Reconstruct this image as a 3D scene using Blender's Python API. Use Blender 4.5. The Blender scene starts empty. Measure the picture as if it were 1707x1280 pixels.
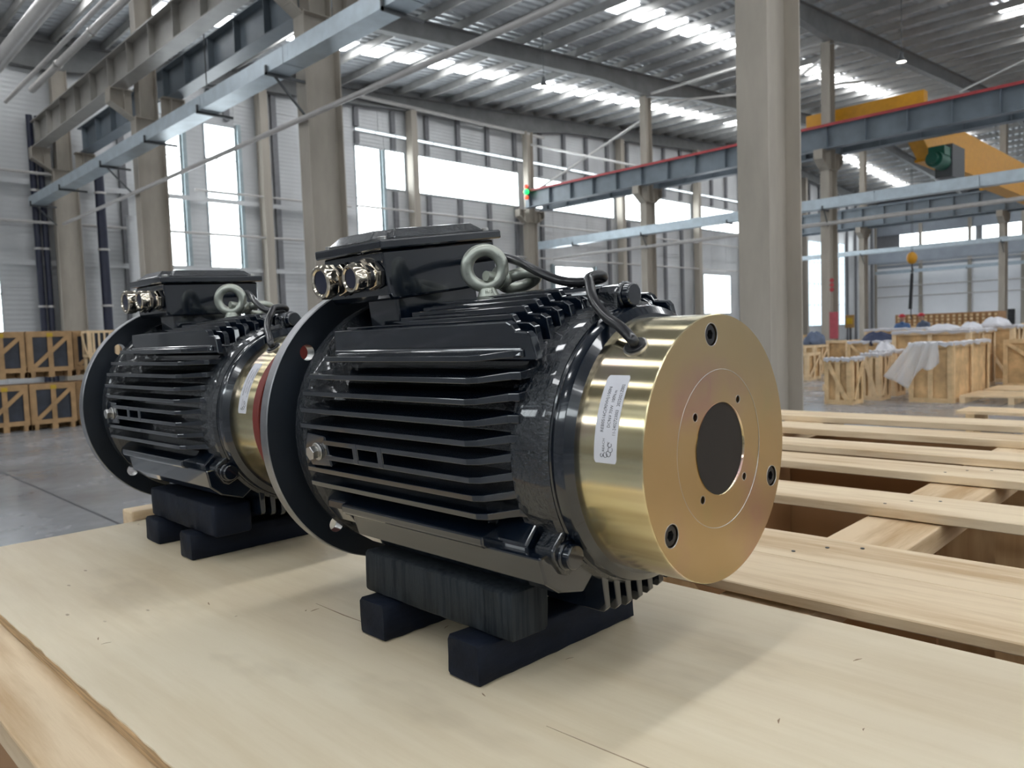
import bpy, math, random
from math import sin, cos, pi, radians
from mathutils import Vector, Matrix

random.seed(7)
CAM_H = 1.5
S = bpy.context.scene
COL = S.collection

# ------------------------------------------------------------------ camera
cd = bpy.data.cameras.new('camera')
cam = bpy.data.objects.new('camera', cd)
COL.objects.link(cam)
R3 = ((0.71064, -0.70271, -0.03462), (-0.06894, -0.02057, -0.99741), (0.70017, 0.71118, -0.06306))
right, down, fwd = [Vector(r).normalized() for r in R3]
m = Matrix(((right.x, -down.x, -fwd.x, 0), (right.y, -down.y, -fwd.y, 0), (right.z, -down.z, -fwd.z, CAM_H), (0, 0, 0, 1)))
cam.matrix_world = m
cd.sensor_width = 36
cd.lens = 36 * 1283 / 1707
cd.clip_start = 0.02
cd.clip_end = 400
cd.dof.use_dof = True
cd.dof.focus_distance = 0.84
cd.dof.aperture_fstop = 12.0
S.camera = cam

# ------------------------------------------------------------------ world, light, exposure
w = bpy.data.worlds.new('world')
S.world = w
w.use_nodes = True
wb = w.node_tree.nodes['Background']
wb.inputs[0].default_value = (0.86, 0.93, 1.0, 1)
wb.inputs[1].default_value = 1.0
S.view_settings.view_transform = 'Standard'
S.view_settings.look = 'None'
S.view_settings.gamma = 1
S.view_settings.exposure = 0.55
S.view_settings.use_curve_mapping = False
SKYLIGHT = 9.5
WINDOW = 5.0

# ------------------------------------------------------------------ materials
MATS = {}


def new_mat(name):
    mt = bpy.data.materials.new(name)
    mt.use_nodes = True
    MATS[name] = mt
    nt = mt.node_tree
    return mt, nt, nt.nodes['Principled BSDF']


def noise(nt, scale, detail=4, rough=0.6, vec=None, sc=(1, 1, 1), rot=(0, 0, 0), coord='Object'):
    tc = nt.nodes.new('ShaderNodeTexCoord')
    mp = nt.nodes.new('ShaderNodeMapping')
    mp.inputs['Scale'].default_value = sc
    mp.inputs['Rotation'].default_value = rot
    nt.links.new(tc.outputs[coord], mp.inputs[0])
    n = nt.nodes.new('ShaderNodeTexNoise')
    n.inputs['Scale'].default_value = scale
    n.inputs['Detail'].default_value = detail
    n.inputs['Roughness'].default_value = rough
    nt.links.new(mp.outputs[0], n.inputs['Vector'])
    return n


def ramp(nt, src, stops):
    r = nt.nodes.new('ShaderNodeValToRGB')
    el = r.color_ramp.elements
    while len(el) < len(stops):
        el.new(0.5)
    for e, (p, c) in zip(el, stops):
        e.position = p
        e.color = (*c, 1) if len(c) == 3 else c
    nt.links.new(src, r.inputs[0])
    return r


def bump(nt, src, b, strength, dist=0.01):
    bp = nt.nodes.new('ShaderNodeBump')
    bp.inputs['Strength'].default_value = strength
    bp.inputs['Distance'].default_value = dist
    nt.links.new(src, bp.inputs['Height'])
    nt.links.new(bp.outputs[0], b.inputs['Normal'])
    return bp


def plain(name, col, rough=0.5, metal=0.0, var=0.12, scale=6, bmp=0.0, bdist=0.005, sc=(1, 1, 1), coat=0.0, bscale=None):
    mt, nt, b = new_mat(name)
    n = noise(nt, scale, sc=sc)
    lo = tuple(c * (1 - var) for c in col)
    hi = tuple(min(1, c * (1 + var)) for c in col)
    r = ramp(nt, n.outputs[0], [(0.3, lo), (0.7, hi)])
    nt.links.new(r.outputs[0], b.inputs['Base Color'])
    b.inputs['Roughness'].default_value = rough
    b.inputs['Metallic'].default_value = metal
    if coat:
        b.inputs['Coat Weight'].default_value = coat
        b.inputs['Coat Roughness'].default_value = 0.05
    if bmp:
        n2 = noise(nt, bscale or scale * 6, sc=sc)
        bump(nt, n2.outputs[0], b, bmp, bdist)
    return mt


def wood(name, light, dark, grain=(1, 1, 1), scale=8, rough=0.62, knots=True, gdark=0.5):
    """pine: long streaks along the board plus a slow tone drift and a few knots"""
    mt, nt, b = new_mat(name)
    streak = noise(nt, scale, 5, 0.65, sc=grain)
    slow = noise(nt, 1.7, 2, 0.5, sc=tuple(min(g * 1.5, 3) for g in grain))
    c1 = ramp(nt, streak.outputs[0], [(0.33, dark), (0.56, light)])
    c2 = ramp(nt, slow.outputs[0], [(0.3, (0.86, 0.82, 0.78)), (0.7, (1, 1, 1))])
    mx = nt.nodes.new('ShaderNodeMix')
    mx.data_type = 'RGBA'
    mx.blend_type = 'MULTIPLY'
    mx.inputs[0].default_value = 1
    nt.links.new(c1.outputs[0], mx.inputs[6])
    nt.links.new(c2.outputs[0], mx.inputs[7])
    out = mx.outputs[2]
    if knots:
        oi = nt.nodes.new('ShaderNodeObjectInfo')
        tc = nt.nodes.new('ShaderNodeTexCoord')
        mp = nt.nodes.new('ShaderNodeMapping')
        mp.inputs['Scale'].default_value = tuple(g * 1.6 if g < 1 else g * 0.9 for g in grain)
        nt.links.new(tc.outputs['Object'], mp.inputs[0])
        nt.links.new(oi.outputs['Random'], mp.inputs['Location'])
        v = nt.nodes.new('ShaderNodeTexVoronoi')
        v.inputs['Scale'].default_value = 5
        nt.links.new(mp.outputs[0], v.inputs['Vector'])
        kr = ramp(nt, v.outputs['Distance'], [(0.0, (0.25, 0.15, 0.08)), (0.045, (0.55, 0.4, 0.28)), (0.09, (1, 1, 1))])
        m2 = nt.nodes.new('ShaderNodeMix')
        m2.data_type = 'RGBA'
        m2.blend_type = 'MULTIPLY'
        m2.inputs[0].default_value = gdark
        nt.links.new(out, m2.inputs[6])
        nt.links.new(kr.outputs[0], m2.inputs[7])
        out = m2.outputs[2]
    nt.links.new(out, b.inputs['Base Color'])
    b.inputs['Roughness'].default_value = rough
    f = noise(nt, scale * 6, 4, 0.7, sc=grain)
    bump(nt, f.outputs[0], b, 0.25, 0.002)
    return mt


def emit(name, col, strength):
    mt, nt, b = new_mat(name)
    b.inputs['Base Color'].default_value = (*col, 1)
    b.inputs['Roughness'].default_value = 0.4
    b.inputs['Emission Color'].default_value = (*col, 1)
    b.inputs['Emission Strength'].default_value = strength
    return mt


G = 0.09  # squeeze of the noise along the grain
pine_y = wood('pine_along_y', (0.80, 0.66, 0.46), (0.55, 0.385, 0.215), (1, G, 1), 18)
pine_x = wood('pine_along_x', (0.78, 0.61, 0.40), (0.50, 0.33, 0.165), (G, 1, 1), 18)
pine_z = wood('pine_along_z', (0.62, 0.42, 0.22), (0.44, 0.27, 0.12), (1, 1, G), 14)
pine_far = plain('pine_far', (0.66, 0.46, 0.25), 0.7, var=0.2, scale=5)
pine_far2 = plain('pine_far_pale', (0.76, 0.57, 0.35), 0.7, var=0.16, scale=4)
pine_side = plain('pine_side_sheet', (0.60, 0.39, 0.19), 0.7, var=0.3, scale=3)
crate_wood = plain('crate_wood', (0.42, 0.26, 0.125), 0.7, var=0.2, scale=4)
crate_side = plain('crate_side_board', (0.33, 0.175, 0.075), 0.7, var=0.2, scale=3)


def plywood_mat():
    mt, nt, b = new_mat('plywood')
    a = noise(nt, 3.2, 5, 0.55, sc=(1, 0.35, 1))
    c = noise(nt, 30, 5, 0.7, sc=(1, 0.07, 1))
    r1 = ramp(nt, a.outputs[0], [(0.25, (0.56, 0.465, 0.33)), (0.5, (0.69, 0.60, 0.44)), (0.75, (0.77, 0.69, 0.525))])
    r2 = ramp(nt, c.outputs[0], [(0.3, (0.90, 0.87, 0.82)), (0.6, (1, 1, 1))])
    mx = nt.nodes.new('ShaderNodeMix')
    mx.data_type = 'RGBA'
    mx.blend_type = 'MULTIPLY'
    mx.inputs[0].default_value = 1
    nt.links.new(r1.outputs[0], mx.inputs[6])
    nt.links.new(r2.outputs[0], mx.inputs[7])
    sm = noise(nt, 7, 4, 0.6, sc=(1, 0.5, 1))
    r3 = ramp(nt, sm.outputs[0], [(0.30, (0.86, 0.85, 0.84)), (0.42, (1, 1, 1))])
    mz = nt.nodes.new('ShaderNodeMix')
    mz.data_type = 'RGBA'
    mz.blend_type = 'MULTIPLY'
    mz.inputs[0].default_value = 1
    nt.links.new(mx.outputs[2], mz.inputs[6])
    nt.links.new(r3.outputs[0], mz.inputs[7])
    mx = mz
    # sparse dark specks and small scars in the veneer
    tc = nt.nodes.new('ShaderNodeTexCoord')
    mp = nt.nodes.new('ShaderNodeMapping')
    mp.inputs['Scale'].default_value = (1.0, 0.45, 1)
    mp.inputs['Rotation'].default_value = (0, 0, 0.35)
    nt.links.new(tc.outputs['Object'], mp.inputs[0])
    v = nt.nodes.new('ShaderNodeTexVoronoi')
    v.inputs['Scale'].default_value = 16
    v.inputs['Randomness'].default_value = 1
    wn = noise(nt, 60, 3, 0.7)
    va = nt.nodes.new('ShaderNodeMath')
    va.operation = 'MULTIPLY_ADD'
    nt.links.new(wn.outputs[0], va.inputs[0])
    va.inputs[1].default_value = 0.09
    nt.links.new(v.outputs['Distance'], va.inputs[2])
    nt.links.new(mp.outputs[0], v.inputs['Vector'])
    k = ramp(nt, va.outputs[0], [(0.068, (0.32, 0.24, 0.16)), (0.085, (1, 1, 1))])
    m2 = nt.nodes.new('ShaderNodeMix')
    m2.data_type = 'RGBA'
    m2.blend_type = 'MULTIPLY'
    m2.inputs[0].default_value = 0.75
    nt.links.new(mx.outputs[2], m2.inputs[6])
    nt.links.new(k.outputs[0], m2.inputs[7])
    nt.links.new(m2.outputs[2], b.inputs['Base Color'])
    b.inputs['Roughness'].default_value = 0.5
    bump(nt, c.outputs[0], b, 0.12, 0.001)
    return mt


plywood = plywood_mat()
ply_edge = plain('plywood_edge', (0.42, 0.28, 0.15), 0.8, var=0.4, scale=60, sc=(1, 0.2, 8))
scar = plain('veneer_scar', (0.25, 0.17, 0.10), 0.8, var=0.3, scale=40)
block_blue = wood('painted_block', (0.021, 0.026, 0.031), (0.003, 0.006, 0.011), (1, 1, 0.05), 170, 0.62, False)
navy_block = wood('navy_painted_block', (0.005, 0.009, 0.020), (0.001, 0.003, 0.009), (0.3, 1, 1), 30, 0.65, False)
for m_ in (block_blue, navy_block):
    m_.node_tree.nodes['Principled BSDF'].inputs['Specular IOR Level'].default_value = 0.22

paint = plain('glossy_blue_black_paint', (0.0030, 0.0060, 0.0120), 0.17, var=0.0, scale=20, bmp=0.12, bdist=0.0015, coat=1.0, bscale=40)
paint_rough = plain('orange_peel_paint', (0.0040, 0.0065, 0.0110), 0.13, var=0.0, scale=20, bmp=0.9, bdist=0.0038, coat=1.0, bscale=150)
paint_dark = plain('dark_flange_paint', (0.009, 0.013, 0.019), 0.45, var=0.3, scale=10)
rim_steel = plain('turned_rim', (0.28, 0.28, 0.29), 0.32, 0.8, var=0.2, scale=30)
bare_steel = plain('bare_steel', (0.55, 0.54, 0.52), 0.28, 1.0, var=0.15, scale=30)
zinc = plain('zinc_eye_bolt', (0.40, 0.42, 0.37), 0.38, 0.75, var=0.15, scale=40, bmp=0.3, bdist=0.0006)
nickel = plain('nickel_gland', (0.72, 0.64, 0.52), 0.14, 1.0, var=0.1, scale=30)
black_ox = plain('black_oxide', (0.035, 0.035, 0.038), 0.35, 0.6, var=0.2, scale=50)
rubber = plain('black_cable', (0.012, 0.012, 0.014), 0.28, var=0.2, scale=50, coat=0.3)
bore_brown = plain('bore_plug', (0.012, 0.008, 0.006), 0.7, var=0.2, scale=20)
red_cap = plain('red_protective_disc', (0.16, 0.018, 0.012), 0.5, var=0.15, scale=10)
label_white = plain('label_paper', (0.62, 0.62, 0.66), 0.35, var=0.03, scale=20)
ink = plain('ink', (0.03, 0.03, 0.035), 0.6, var=0.0)


ANISO_ROT = 0.25


def brass(name, aniso_axis):
    """yellow chromate zinc: brushed, with faint pink and green bands"""
    mt, nt, b = new_mat(name)
    b.inputs['Metallic'].default_value = 1
    sc = (1.2, 18, 1.2) if aniso_axis == 'cyl' else (1, 1, 1)
    n = noise(nt, 9, 3, 0.5, sc=(1, 0.6, 1))
    if aniso_axis == 'cyl':
        r = ramp(nt, n.outputs[0], [(0.28, (0.58, 0.62, 0.46)), (0.42, (0.77, 0.67, 0.40)), (0.54, (0.79, 0.69, 0.46)), (0.64, (0.74, 0.54, 0.52)), (0.78, (0.66, 0.64, 0.58))])
    else:
        r = ramp(nt, n.outputs[0], [(0.28, (0.47, 0.42, 0.22)), (0.42, (0.54, 0.41, 0.23)), (0.55, (0.55, 0.42, 0.245)), (0.68, (0.52, 0.35, 0.27)), (0.8, (0.54, 0.44, 0.25))])
    base = r.outputs[0]
    if aniso_axis == 'cyl':
        # reflections of purlins and skylights, painted as streaks along the drum
        st = noise(nt, 26, 3, 0.7, sc=(1, 0.05, 1))
        sr = ramp(nt, st.outputs[0], [(0.40, (0.66, 0.60, 0.50)), (0.50, (1, 1, 1))])
        mx = nt.nodes.new('ShaderNodeMix')
        mx.data_type = 'RGBA'
        mx.blend_type = 'MULTIPLY'
        mx.inputs[0].default_value = 0.7
        nt.links.new(base, mx.inputs[6])
        nt.links.new(sr.outputs[0], mx.inputs[7])
        base = mx.outputs[2]
    nt.links.new(base, b.inputs['Base Color'])
    b.inputs['Roughness'].default_value = 0.18 if aniso_axis == 'cyl' else 0.31
    if aniso_axis == 'cyl':
        # turned surface: fine grooves run round the drum
        tg = nt.nodes.new('ShaderNodeTangent')
        tg.direction_type = 'RADIAL'
        tg.axis = 'Y'
        nt.links.new(tg.outputs[0], b.inputs['Tangent'])
        b.inputs['Anisotropic'].default_value = 0.9
        b.inputs['Anisotropic Rotation'].default_value = ANISO_ROT
    f = noise(nt, 120 if aniso_axis == 'cyl' else 60, 3, 0.6, sc=(0.5, 6, 0.5) if aniso_axis == 'cyl' else (1, 1, 1))
    bump(nt, f.outputs[0], b, 0.05 if aniso_axis == 'cyl' else 0.07, 0.0004)
    return mt


gold_cyl = brass('yellow_chromate_side', 'cyl')
gold_face = brass('yellow_chromate_face', 'face')

col_paint = plain('column_paint', (0.36, 0.322, 0.272), 0.62, var=0.12, scale=3, bmp=0.15, sc=(1, 1, 0.3))
girder_paint = plain('girder_grey_blue', (0.155, 0.185, 0.215), 0.4, var=0.12, scale=2)
girder_pale = plain('girder_warm_grey', (0.30, 0.285, 0.26), 0.42, var=0.12, scale=2)
rail_red = plain('red_rail', (0.38, 0.045, 0.05), 0.5)
galv = plain('galvanised_tray', (0.48, 0.55, 0.60), 0.38, 0.55, var=0.12, scale=3)
pipe_grey = plain('grey_pipe', (0.46, 0.44, 0.42), 0.35, var=0.08)
steel_dark = plain('dark_bracket', (0.07, 0.075, 0.08), 0.5)
roof_sheet = plain('roof_sheet', (0.56, 0.58, 0.60), 0.36, 0.35, var=0.15, scale=1.2)
purlin_m = plain('purlin_galvanised', (0.50, 0.49, 0.47), 0.45, 0.3, var=0.12, scale=2)
rafter_m = plain('rafter_dark_grey', (0.19, 0.19, 0.19), 0.5, var=0.15, scale=2)
navy_pipe = plain('navy_downpipe', (0.010, 0.013, 0.034), 0.4)
dark_stud = plain('dark_stud', (0.17, 0.17, 0.18), 0.5)
stud_blue = plain('blue_grey_stud', (0.30, 0.36, 0.38), 0.45)
yellow = plain('crane_yellow', (0.62, 0.285, 0.008), 0.45, var=0.08)
hoist_green = plain('hoist_green', (0.01, 0.10, 0.065), 0.4)
white_wall = plain('white_wall_panel', (0.93, 0.94, 0.96), 0.6, var=0.03, scale=1)
band_wall = plain('blue_grey_band', (0.30, 0.33, 0.37), 0.5, var=0.1, scale=1)
frame_m = plain('window_frame', (0.45, 0.50, 0.52), 0.4)
pane_m = emit('daylit_window_pane', (0.90, 0.97, 1.0), WINDOW)
pane_dim = emit('daylit_far_pane', (0.72, 0.86, 0.98), WINDOW * 0.2)
pane_slit = emit('daylit_slit_pane', (0.92, 0.97, 1.0), 1.1)
sky_m = emit('daylit_skylight', (0.97, 0.985, 1.0), SKYLIGHT)
lamp_m = emit('lamp_glass', (1.0, 0.95, 0.85), 6)
film = None


def wall_mat():
    mt, nt, b = new_mat('corrugated_wall_sheet')
    n = noise(nt, 0.6, 3, 0.5, sc=(1, 1, 0.5))
    r = ramp(nt, n.outputs[0], [(0.3, (0.44, 0.445, 0.45)), (0.7, (0.60, 0.605, 0.61))])
    nt.links.new(r.outputs[0], b.inputs['Base Color'])
    b.inputs['Roughness'].default_value = 0.32
    b.inputs['Metallic'].default_value = 0.1
    tc = nt.nodes.new('ShaderNodeTexCoord')
    wv = nt.nodes.new('ShaderNodeTexWave')
    wv.wave_type = 'BANDS'
    wv.bands_direction = 'Z'
    wv.inputs['Scale'].default_value = 2.2
    nt.links.new(tc.outputs['Object'], wv.inputs['Vector'])
    bump(nt, wv.outputs[0], b, 0.18, 0.02)
    return mt


wall_sheet = wall_mat()


def floor_mat():
    mt, nt, b = new_mat('polished_concrete')
    n = noise(nt, 0.7, 5, 0.6)
    n2 = noise(nt, 6, 5, 0.7)
    r = ramp(nt, n.outputs[0], [(0.3, (0.24, 0.25, 0.265)), (0.7, (0.34, 0.35, 0.37))])
    r2 = ramp(nt, n2.outputs[0], [(0.3, (0.82, 0.82, 0.82)), (0.7, (1, 1, 1))])
    mx = nt.nodes.new('ShaderNodeMix')
    mx.data_type = 'RGBA'
    mx.blend_type = 'MULTIPLY'
    mx.inputs[0].default_value = 1
    nt.links.new(r.outputs[0], mx.inputs[6])
    nt.links.new(r2.outputs[0], mx.inputs[7])
    nt.links.new(mx.outputs[2], b.inputs['Base Color'])
    rr = ramp(nt, n.outputs[0], [(0.3, (0.16, 0.16, 0.16)), (0.7, (0.34, 0.34, 0.34))])
    nt.links.new(rr.outputs[0], b.inputs['Roughness'])
    return mt


concrete = floor_mat()
joint_m = plain('floor_joint', (0.05, 0.05, 0.055), 0.7)


def film_mat():
    mt, nt, b = new_mat('clear_plastic_film')
    b.inputs['Base Color'].default_value = (0.85, 0.86, 0.88, 1)
    b.inputs['Roughness'].default_value = 0.15
    b.inputs['Alpha'].default_value = 0.38
    n = noise(nt, 9, 3, 0.6, sc=(1, 1, 0.3))
    bump(nt, n.outputs[0], b, 0.9, 0.05)
    return mt


film = film_mat()
cloth_blue = plain('blue_work_cloth', (0.10, 0.18, 0.36), 0.85)
cloth_grey = plain('grey_blue_work_cloth', (0.12, 0.15, 0.22), 0.85)
cloth_navy = plain('navy_cloth', (0.035, 0.045, 0.09), 0.85)
helmet_red = plain('red_helmet_shell', (0.45, 0.02, 0.03), 0.3)
skin = plain('skin', (0.45, 0.27, 0.19), 0.6, var=0.05)
hair_m = plain('dark_hair', (0.02, 0.015, 0.012), 0.7)
sticker_yellow = plain('yellow_sticker', (0.52, 0.34, 0.02), 0.6)
dark_inside = plain('dark_crate_inside', (0.03, 0.035, 0.05), 0.4, var=0.4, scale=3)  # dark sheet added behind the slats, stands in for the dark contents
red_board_m = plain('red_notice_board', (0.40, 0.07, 0.09), 0.5)
poster_m = plain('ochre_poster', (0.36, 0.22, 0.08), 0.6)


# ------------------------------------------------------------------ mesh helpers
class MB:
    def __init__(self):
        self.v, self.f = [], []

    def add(self, vs, fs):
        o = len(self.v)
        self.v += [tuple(p) for p in vs]
        self.f += [tuple(i + o for i in q) for q in fs]
        return self

    def box(self, x0, x1, y0, y1, z0, z1, M=None):
        vs = [Vector(p) for p in ((x0, y0, z0), (x1, y0, z0), (x1, y1, z0), (x0, y1, z0), (x0, y0, z1), (x1, y0, z1), (x1, y1, z1), (x0, y1, z1))]
        if M is not None:
            vs = [M @ p for p in vs]
        return self.add(vs, [(0, 3, 2, 1), (4, 5, 6, 7), (0, 1, 5, 4), (1, 2, 6, 5), (2, 3, 7, 6), (3, 0, 4, 7)])

    def beam(self, a, b, w, h, up=(0, 0, 1)):
        a, b = Vector(a), Vector(b)
        d = (b - a)
        L = d.length
        d.normalize()
        upv = Vector(up)
        if abs(d.dot(upv)) > 0.99:
            upv = Vector((1, 0, 0))
        s = d.cross(upv).normalized()
        u = s.cross(d)
        vs = []
        for p in (a, b):
            for i, j in ((-1, -1), (1, -1), (1, 1), (-1, 1)):
                vs.append(p + s * (w / 2 * i) + u * (h / 2 * j))
        return self.add(vs, [(0, 1, 2, 3), (7, 6, 5, 4), (0, 4, 5, 1), (1, 5, 6, 2), (2, 6, 7, 3), (3, 7, 4, 0)])

    def prism(self, poly, axis, a0, a1):
        """poly: 2-D points; axis: extrusion axis 'x','y','z' (poly lies in the other two, in order)"""
        def P(u, v, t):
            return {'x': (t, u, v), 'y': (u, t, v), 'z': (u, v, t)}[axis]
        n = len(poly)
        vs = [P(u, v, a0) for u, v in poly] + [P(u, v, a1) for u, v in poly]
        fs = [tuple(range(n))[::-1], tuple(range(n, 2 * n))] + [(i, (i + 1) % n, n + (i + 1) % n, n + i) for i in range(n)]
        return self.add(vs, fs)

    def lathe(self, prof, n=96, M=None, closed=False, a0=0, a1=2 * pi):
        """prof: (radius, y) about the Y axis"""
        full = abs(a1 - a0 - 2 * pi) < 1e-6
        k = n if full else n + 1
        vs = []
        for r, y in prof:
            for i in range(k):
                t = a0 + (a1 - a0) * i / n
                vs.append(Vector((r * cos(t), y, r * sin(t))))
        if M is not None:
            vs = [M @ p for p in vs]
        fs = []
        for j in range(len(prof) - 1):
            for i in range(n):
                i2 = (i + 1) % k
                fs.append((j * k + i, j * k + i2, (j + 1) * k + i2, (j + 1) * k + i))
        if closed and full:
            fs.append(tuple(range(k))[::-1])
            fs.append(tuple((len(prof) - 1) * k + i for i in range(k)))
        return self.add(vs, fs)

    def cyl(self, a, b, r0, r1=None, n=20, cap=True):
        a, b = Vector(a), Vector(b)
        r1 = r0 if r1 is None else r1
        d = (b - a).normalized()
        s = d.orthogonal().normalized()
        u = d.cross(s)
        vs = []
        for p, r in ((a, r0), (b, r1)):
            for i in range(n):
                t = 2 * pi * i / n
                vs.append(p + (s * cos(t) + u * sin(t)) * r)
        fs = [(i, (i + 1) % n, n + (i + 1) % n, n + i) for i in range(n)]
        if cap:
            fs += [tuple(range(n))[::-1], tuple(range(n, 2 * n))]
        return self.add(vs, fs)

    def tube(self, pts, r, n=12, sub=6):
        P = [Vector(p) for p in pts]
        if sub > 1 and len(P) > 2:
            Q = []
            for i in range(len(P) - 1):
                p0 = P[max(i - 1, 0)]
                p1, p2 = P[i], P[i + 1]
                p3 = P[min(i + 2, len(P) - 1)]
                for k in range(sub):
                    t = k / sub
                    Q.append(0.5 * ((2 * p1) + (-p0 + p2) * t + (2 * p0 - 5 * p1 + 4 * p2 - p3) * t * t + (-p0 + 3 * p1 - 3 * p2 + p3) * t ** 3))
            Q.append(P[-1])
            P = Q
        vs = []
        s = (P[1] - P[0]).orthogonal().normalized()
        for i, p in enumerate(P):
            d = (P[min(i + 1, len(P) - 1)] - P[max(i - 1, 0)]).normalized()
            s = (s - d * s.dot(d)).normalized()
            u = d.cross(s)
            for k in range(n):
                t = 2 * pi * k / n
                vs.append(p + (s * cos(t) + u * sin(t)) * r)
        fs = []
        for i in range(len(P) - 1):
            for k in range(n):
                fs.append((i * n + k, i * n + (k + 1) % n, (i + 1) * n + (k + 1) % n, (i + 1) * n + k))
        fs += [tuple(range(n))[::-1], tuple((len(P) - 1) * n + k for k in range(n))]
        return self.add(vs, fs)

    def torus(self, c, R, r, M, n=48, k=16, flat=1.0):
        vs, fs = [], []
        for i in range(n):
            t = 2 * pi * i / n
            for j in range(k):
                q = 2 * pi * j / k
                rr = R + r * cos(q)
                vs.append(Vector(c) + M @ Vector((rr * cos(t), r * flat * sin(q), rr * sin(t))))
        for i in range(n):
            for j in range(k):
                fs.append((i * k + j, i * k + (j + 1) % k, ((i + 1) % n) * k + (j + 1) % k, ((i + 1) % n) * k + j))
        return self.add(vs, fs)

    def sphere(self, c, r, sc=(1, 1, 1), n=16, k=10):
        vs = [Vector(c) + Vector((0, 0, r * sc[2]))]
        for j in range(1, k):
            ph = pi * j / k
            for i in range(n):
                t = 2 * pi * i / n
                vs.append(Vector(c) + Vector((r * sc[0] * sin(ph) * cos(t), r * sc[1] * sin(ph) * sin(t), r * sc[2] * cos(ph))))
        vs.append(Vector(c) - Vector((0, 0, r * sc[2])))
        fs = [(0, 1 + i, 1 + (i + 1) % n) for i in range(n)]
        for j in range(k - 2):
            for i in range(n):
                a = 1 + j * n + i
                b2 = 1 + j * n + (i + 1) % n
                fs.append((a, a + n, b2 + n, b2))
        e = len(vs) - 1
        fs += [(e, 1 + (k - 2) * n + (i + 1) % n, 1 + (k - 2) * n + i) for i in range(n)]
        return self.add(vs, fs)

    def mesh(self, name, mat, smooth=None):
        me = bpy.data.meshes.new(name)
        me.from_pydata([tuple(p) for p in self.v], [], self.f)
        me.update()
        if mat:
            me.materials.append(mat)
        if smooth is not None:
            for p in me.polygons:
                p.use_smooth = True
            me.set_sharp_from_angle(angle=radians(smooth))
        return me

    def obj(self, name, mat, parent=None, smooth=None, bevel=0, seg=2):
        return link(name, self.mesh(name, mat, smooth), parent, bevel, seg)


def link(name, me, parent=None, bevel=0, seg=2):
    o = bpy.data.objects.new(name, me)
    COL.objects.link(o)
    if parent is not None:
        o.parent = parent
    if bevel:
        md = o.modifiers.new('bevel', 'BEVEL')
        md.width = bevel
        md.segments = seg
        md.limit_method = 'ANGLE'
        md.angle_limit = radians(40)
    return o


def tag(o, label=None, cat=None, group=None, kind=None):
    if label:
        o['label'] = label
    if cat:
        o['category'] = cat
    if group:
        o['group'] = group
    if kind:
        o['kind'] = kind
    return o


def empty(name, loc=(0, 0, 0), rz=0, kind=None):
    o = bpy.data.objects.new(name, None)
    COL.objects.link(o)
    o.empty_display_size = 0.1
    o.location = loc
    o.rotation_euler = (0, 0, rz)
    if kind:
        o['kind'] = kind
    return o


def copy_tree(o, parent=None):
    c = o.copy()
    COL.objects.link(c)
    c.parent = parent
    for ch in list(o.children):
        copy_tree(ch, c)
    return c


def B(x0, x1, y0, y1, z0, z1):
    return MB().box(x0, x1, y0, y1, z0, z1)


def text_mesh(txt, size, extrude=0.0002, fn=None, name='text'):
    """lettering as a mesh, its points passed through fn(x, y, z)"""
    cu = bpy.data.curves.new('t', 'FONT')
    cu.body = txt
    cu.size = size
    cu.extrude = extrude
    cu.resolution_u = 2
    o = bpy.data.objects.new('t', cu)
    COL.objects.link(o)
    bpy.context.view_layer.update()
    dg = bpy.context.evaluated_depsgraph_get()
    me = bpy.data.meshes.new_from_object(o.evaluated_get(dg))
    me.name = name
    bpy.data.objects.remove(o)
    xs = [v.co.x for v in me.vertices] or [0]
    wid = max(xs)
    if fn:
        for v in me.vertices:
            v.co = fn(v.co.x, v.co.y, v.co.z, wid)
    return me


def plate_mesh(name, outer, holes, y0, y1, mat, n=96, hn=28):
    """round plate in the XZ plane with real holes; outer radius, holes (x,z,r)"""
    cu = bpy.data.curves.new('p', 'CURVE')
    cu.dimensions = '2D'
    cu.fill_mode = 'BOTH'
    cu.extrude = (y1 - y0) / 2

    def circle(cx, cz, r, k):
        s = cu.splines.new('POLY')
        s.points.add(k - 1)
        for i in range(k):
            t = 2 * pi * i / k
            s.points[i].co = (cx + r * cos(t), cz + r * sin(t), 0, 1)
        s.use_cyclic_u = True
    circle(0, 0, outer, n)
    for cx, cz, r in holes:
        circle(cx, cz, r, hn if r < 0.03 else n)
    o = bpy.data.objects.new('p', cu)
    COL.objects.link(o)
    bpy.context.view_layer.update()
    dg = bpy.context.evaluated_depsgraph_get()
    me = bpy.data.meshes.new_from_object(o.evaluated_get(dg))
    me.name = name
    bpy.data.objects.remove(o)
    for v in me.vertices:
        x, z, t = v.co
        v.co = (x, (y0 + y1) / 2 + t, z)
    me.flip_normals()
    me.materials.clear()
    me.materials.append(mat)
    for p in me.polygons:
        p.use_smooth = True
    me.set_sharp_from_angle(angle=radians(35))
    return me


# ================================================================== BUILDING (x: right-far, y: left-far)
H = CAM_H
Z_STEP = 0.0
WX0, WX1, WY0, WY1 = -14.0, 72.0, -22.0, 26.3


def roof_z(x):
    x2 = x if x <= 50 else 100 - x
    return H + 8.92 + 0.068 * x2


fl = B(WX0, WX1, WY0, WY1, -0.2, 0.0).obj('floor', concrete)
tag(fl, 'polished grey concrete hall floor', kind='structure')
for k, (x, y0, y1) in enumerate([(2.15, WY0, WY1), (14.5, WY0, WY1), (26.0, WY0, WY1)]):
    B(x - 0.012, x + 0.012, y0, y1, 0.0, 0.0015).obj('floor_joint', joint_m, fl)
for y in (-4, 3.5, 11.4, 19.0):
    B(WX0, WX1, y - 0.012, y + 0.012, 0.0, 0.0014).obj('floor_joint', joint_m, fl)

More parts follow.
